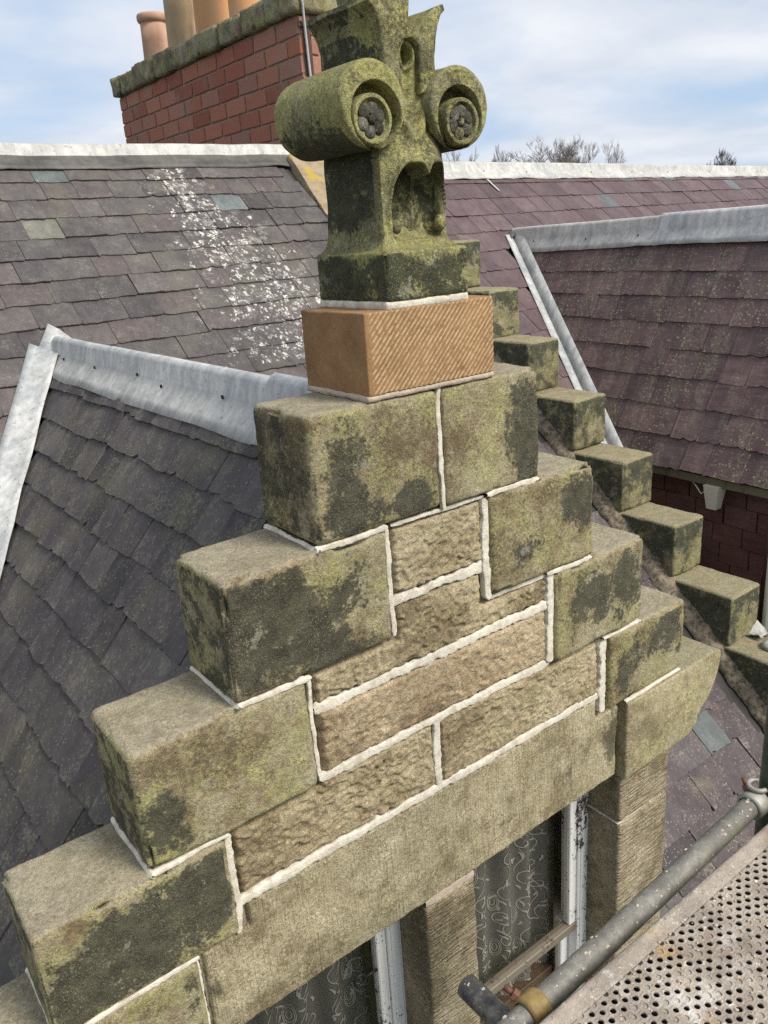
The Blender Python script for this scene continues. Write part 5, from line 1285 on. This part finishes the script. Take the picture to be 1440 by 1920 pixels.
def coupler(x, y, z, ax, label, mt, boltdir):
    c = thing('scaffold_coupler', (x, y, z), label, 'scaffold coupler', 'scaffold couplers on the tubes')
    n = 26; V = []; F = []; prof = [(-.022, .026), (-.022, .031), (-.015, .034), (.015, .034), (.022, .031), (.022, .026)]
    for i in range(n):
        q = 2 * math.pi * i / n
        for a, r_ in prof:
            V.append((x + a, y + r_ * math.cos(q), z + r_ * math.sin(q)) if ax == 'x' else (x + r_ * math.cos(q), y + r_ * math.sin(q), z + a))
    k = len(prof)
    for i in range(n):
        for j in range(k - 1): F.append((i * k + j, i * k + j + 1, ((i + 1) % n) * k + j + 1, ((i + 1) % n) * k + j))
    V = np.array(V); V += .001 * fbm(V * 60, 2, 4)[:, None]; part('coupler_band', V, F, MAT[mt], c)
    bd = Vector(boltdir).normalized(); B = Vector((x, y, z)) + bd * .034
    V, F = tube([B, B + bd * .012], .012, 6); part('coupler_nut', V, F, MAT['bolt'], c, smooth=False)
    V, F = tube([B + bd * .012, B + bd * .030], .006, 10); part('coupler_bolt', V, F, MAT['bolt'], c)
    return c
yt = lambda x: -1.0125 + (x + 1.74) / 1.935 * .0805
coupler(-.645, yt(-.645), -1.112, 'x', 'ochre rusty coupler clamped round the tube beside the dark tube end', 'coupler', (-.35, .9, .45))
cp = coupler(.178, yt(.178), -1.112, 'x', 'pale greenish coupler at the far end of the long tube near the upright', 'coupler_grey', (.2, .6, .8))
n = 16; arc = [(.201 + .022 * math.cos(t), -.928 + .022 * math.sin(t), -1.072) for t in np.linspace(.4, 4.6, n)]
V, F = tube(arc, .006, 8); part('coupler_hook', V, F, MAT['coupler_grey'], cp)
# perforated deck
dk = thing('scaffold_deck', (-.5, -1.35, -1.07), 'perforated steel scaffold deck crusted with pinkish cement, bottom right', 'scaffold deck')
def deck_mesh():
    x0, x1, y0, y1 = -1.33, .33, -1.042, -1.74; px, py = .0169, .0200; zt = -1.053
    hx0, hx1 = -1.31, .31; nc = int((hx1 - hx0) / px); nr = int((y0 - .0 - y1 - .01) / py) - 1
    VV = []; FF = []; q = np.linspace(0, 2 * math.pi, 12, endpoint=False) 
    rect = np.array([(.5, 0), (.5, .5), (.25, .5), (0, .5), (-.5, .5), (-.5, .0), (-.5, -.5), (-.25, -.5), (0, -.5), (.25, -.5), (.5, -.5), (.5, -.25)])
    rect = np.array([(.5, 0), (.5, .3), (.5, .5), (0, .5), (-.5, .5), (-.5, .3), (-.5, 0), (-.5, -.3), (-.5, -.5), (0, -.5), (.5, -.5), (.5, -.3)])
    rg = random.Random(5)
    for i in range(nc):
        for j in range(nr):
            cx = hx0 + (i + .5) * px; cy = y0 - .010 - (j + .5 + (.5 if i % 2 else 0)) * py
            r_ = .0059 * rg.uniform(.92, 1.06); o = len(VV); dz = rg.uniform(-.0004, .0004)
            fill = rg.random() < (.08 if j < 2 else .38)
            for a in rect: VV.append((cx + a[0] * px, cy + a[1] * py, zt))
            for t in q: VV.append((cx + (r_ + .0011) * math.cos(t), cy + (r_ + .0011) * math.sin(t), zt + .0007))
            for t in q: VV.append((cx + r_ * math.cos(t), cy + r_ * math.sin(t), zt + .0002))
            for t in q: VV.append((cx + r_ * .96 * math.cos(t), cy + r_ * .96 * math.sin(t), zt - (.003 if not fill else .0018)))
            for a in range(3):
                for k in range(12): FF.append((o + a * 12 + k, o + a * 12 + (k + 1) % 12, o + (a + 1) * 12 + (k + 1) % 12, o + (a + 1) * 12 + k))
            if fill: FF.append(tuple(o + 36 + k for k in range(12)))
    return VV, FF, hx0, hx0 + nc * px, y0, nr * py
V, F, hx0, hx1, dy0, dh = deck_mesh()
o = part('deck_sheet', V, F, MAT['deck'], dk, smooth=False)
me = o.data; bm = bmesh.new(); bm.from_mesh(me); bmesh.ops.recalc_face_normals(bm, faces=list(bm.faces)); bm.to_mesh(me); bm.free()
# rolled front edge of the deck (slightly raised bead then a folded side)
rw = []
n = 110
for i in range(n + 1):
    x = -1.33 + 1.66 * i / n; j = .0012 * float(fbm([[i * .5, 2, 8]], 2)[0]) * 2; zt = -1.053
    rw.append([(x, dy0 - .0190, zt - .0002), (x, dy0 - .011, zt + .0018 + j), (x, dy0 - .004, zt + .001 + j), (x, dy0 + .003, zt + .0045 + j), (x, dy0 + .012, zt + .0045 + j), (x, dy0 + .017, zt + .0015), (x, dy0 + .019, zt - .005), (x, dy0 + .019, zt - .058), (x, dy0 + .008, zt - .063)])
A = np.array(rw); part('deck_edge', A.reshape(-1, 3), grid_faces(n + 1, 9), MAT['deck'], dk)
V, F = box((-1.33, -1.75, -1.125), (.33, -1.035, -1.118)); part('deck_frame', V, F, MAT['dark_iron'], dk, smooth=False)
# loose crumbs of old mortar on the deck
VV = []; FF = []; rg = random.Random(9)
for k in range(260):
    x = rg.uniform(-1.0, .25); y = dy0 - .014 - rg.random() ** 1.3 * .5; s_ = rg.uniform(.0008, .0026) * (1 if rg.random() < .93 else 1.8); off = len(VV)
    V, F = bevel_box((-1, -1, -.6), (1, 1, .6), .5); a = rg.uniform(0, 3.1); ca, sa = math.cos(a), math.sin(a); e = rg.uniform(.7, 1.6)
    VV += [(x + (px_ * ca * e - py_ * sa) * s_, y + (px_ * sa * e + py_ * ca) * s_, -1.052 + (pz_ + .5) * s_) for px_, py_, pz_ in V]; FF += [tuple(i + off for i in f) for f in F]
part('mortar_crumbs', VV, FF, MAT['mortar_pink'], dk, kind='stuff', smooth=False)

# ================================================================== bare trees beyond the roofs
def tree(x, y, ztop, half, label, mat, seed, dens=1.0, name='bare_tree'):
    rg = random.Random(seed); t = thing(name, (x, y, -7.3), label, 'tree', 'bare trees beyond the roofs')
    H = ztop + 7.3; TV = []; TF = []; CV = []; CF = []
    def seg(Vl, Fl, a, b, ra, rb, k):
        o = len(Vl); d = (b - a).normalized(); u = d.cross(Vector((0, 0, 1)) if abs(d.z) < .9 else Vector((1, 0, 0))).normalized(); v = d.cross(u)
        for p, r_ in ((a, ra), (b, rb)):
            for i in range(k): q = 2 * math.pi * i / k; Vl.append(tuple(p + (u * math.cos(q) + v * math.sin(q)) * r_))
        for i in range(k): Fl.append((o + i, o + (i + 1) % k, o + k + (i + 1) % k, o + k + i))
    def grow(p, d, L, r_, lev):
        mid = p + d * L * .5 + Vector((rg.gauss(0, 1), rg.gauss(0, 1), rg.gauss(0, .5))) * L * .05; e = p + d * L + Vector((rg.gauss(0, 1), rg.gauss(0, 1), rg.gauss(0, .4))) * L * .07
        Vl, Fl, k = (TV, TF, 7) if lev < 2 else (CV, CF, 3)
        seg(Vl, Fl, p, mid, r_, r_ * .85, k); seg(Vl, Fl, mid, e, r_ * .85, r_ * .6, k)
        if lev >= 7: return
        for i in range(rg.choice((3, 3, 4)) if lev < 5 else (3 if dens < 1.4 else 4)):
            f = rg.uniform(.45, 1.0); q = p.lerp(e, f)
            sp = (.55 if lev < 2 else .75); a = Vector((rg.gauss(0, 1), rg.gauss(0, 1), rg.gauss(0, .3)))
            nd = (d + a * sp * .75 + Vector((0, 0, .28))).normalized(); grow(q, nd, L * rg.uniform(.55, .78), max(r_ * .55, .011), lev + 1)
    b = Vector((x, y, -7.3)); grow(b, Vector((0, 0, 1)), H * .36, H * .018, 0)
    A = np.array(CV); T = np.array(TV)
    zmx = np.percentile(A[:, 2], 99.3); kz = (ztop + 7.3) / (zmx + 7.3); wx = np.percentile(np.hypot(A[:, 0] - x, A[:, 1] - y), 96); kx = half / wx
    for q in (A, T): q[:, 2] = -7.3 + (q[:, 2] + 7.3) * kz; q[:, 0] = x + (q[:, 0] - x) * kx; q[:, 1] = y + (q[:, 1] - y) * kx
    part('trunk', T, TF, mat, t); part('crown', A, CF, mat, t, smooth=False)
tree(55.4, 61.4, 7.2, 2.9, 'faint bare tree showing just under the right scroll', MAT['bark'], 1)
tree(58.9, 58.1, 6.6, 2.0, 'small dark bare tree between the scroll and the tallest trees', MAT['bark_dark'], 2, 1.5)
tree(61.4, 55.6, 7.2, 3.6, 'tallest bare tree, left of the pair above the white ridge', MAT['bark'], 3, 1.6)
tree(63.6, 53.0, 7.0, 3.8, 'wide bare tree, right of the pair above the white ridge', MAT['bark'], 4, 1.6)
tree(65.5, 50.5, 6.4, 2.0, 'thin low bare tree to the right of the tall pair', MAT['bark'], 5)
tree(71.2, 42.3, 4.9, 1.7, 'low dense dark tree alone at the far right of the ridge', MAT['bark_dark'], 6, 2)
print('objects', len(bpy.data.objects), 'tris', sum(len(o.data.loop_triangles) if hasattr(o.data, 'loop_triangles') else 0 for o in bpy.data.objects if o.type == 'MESH'))
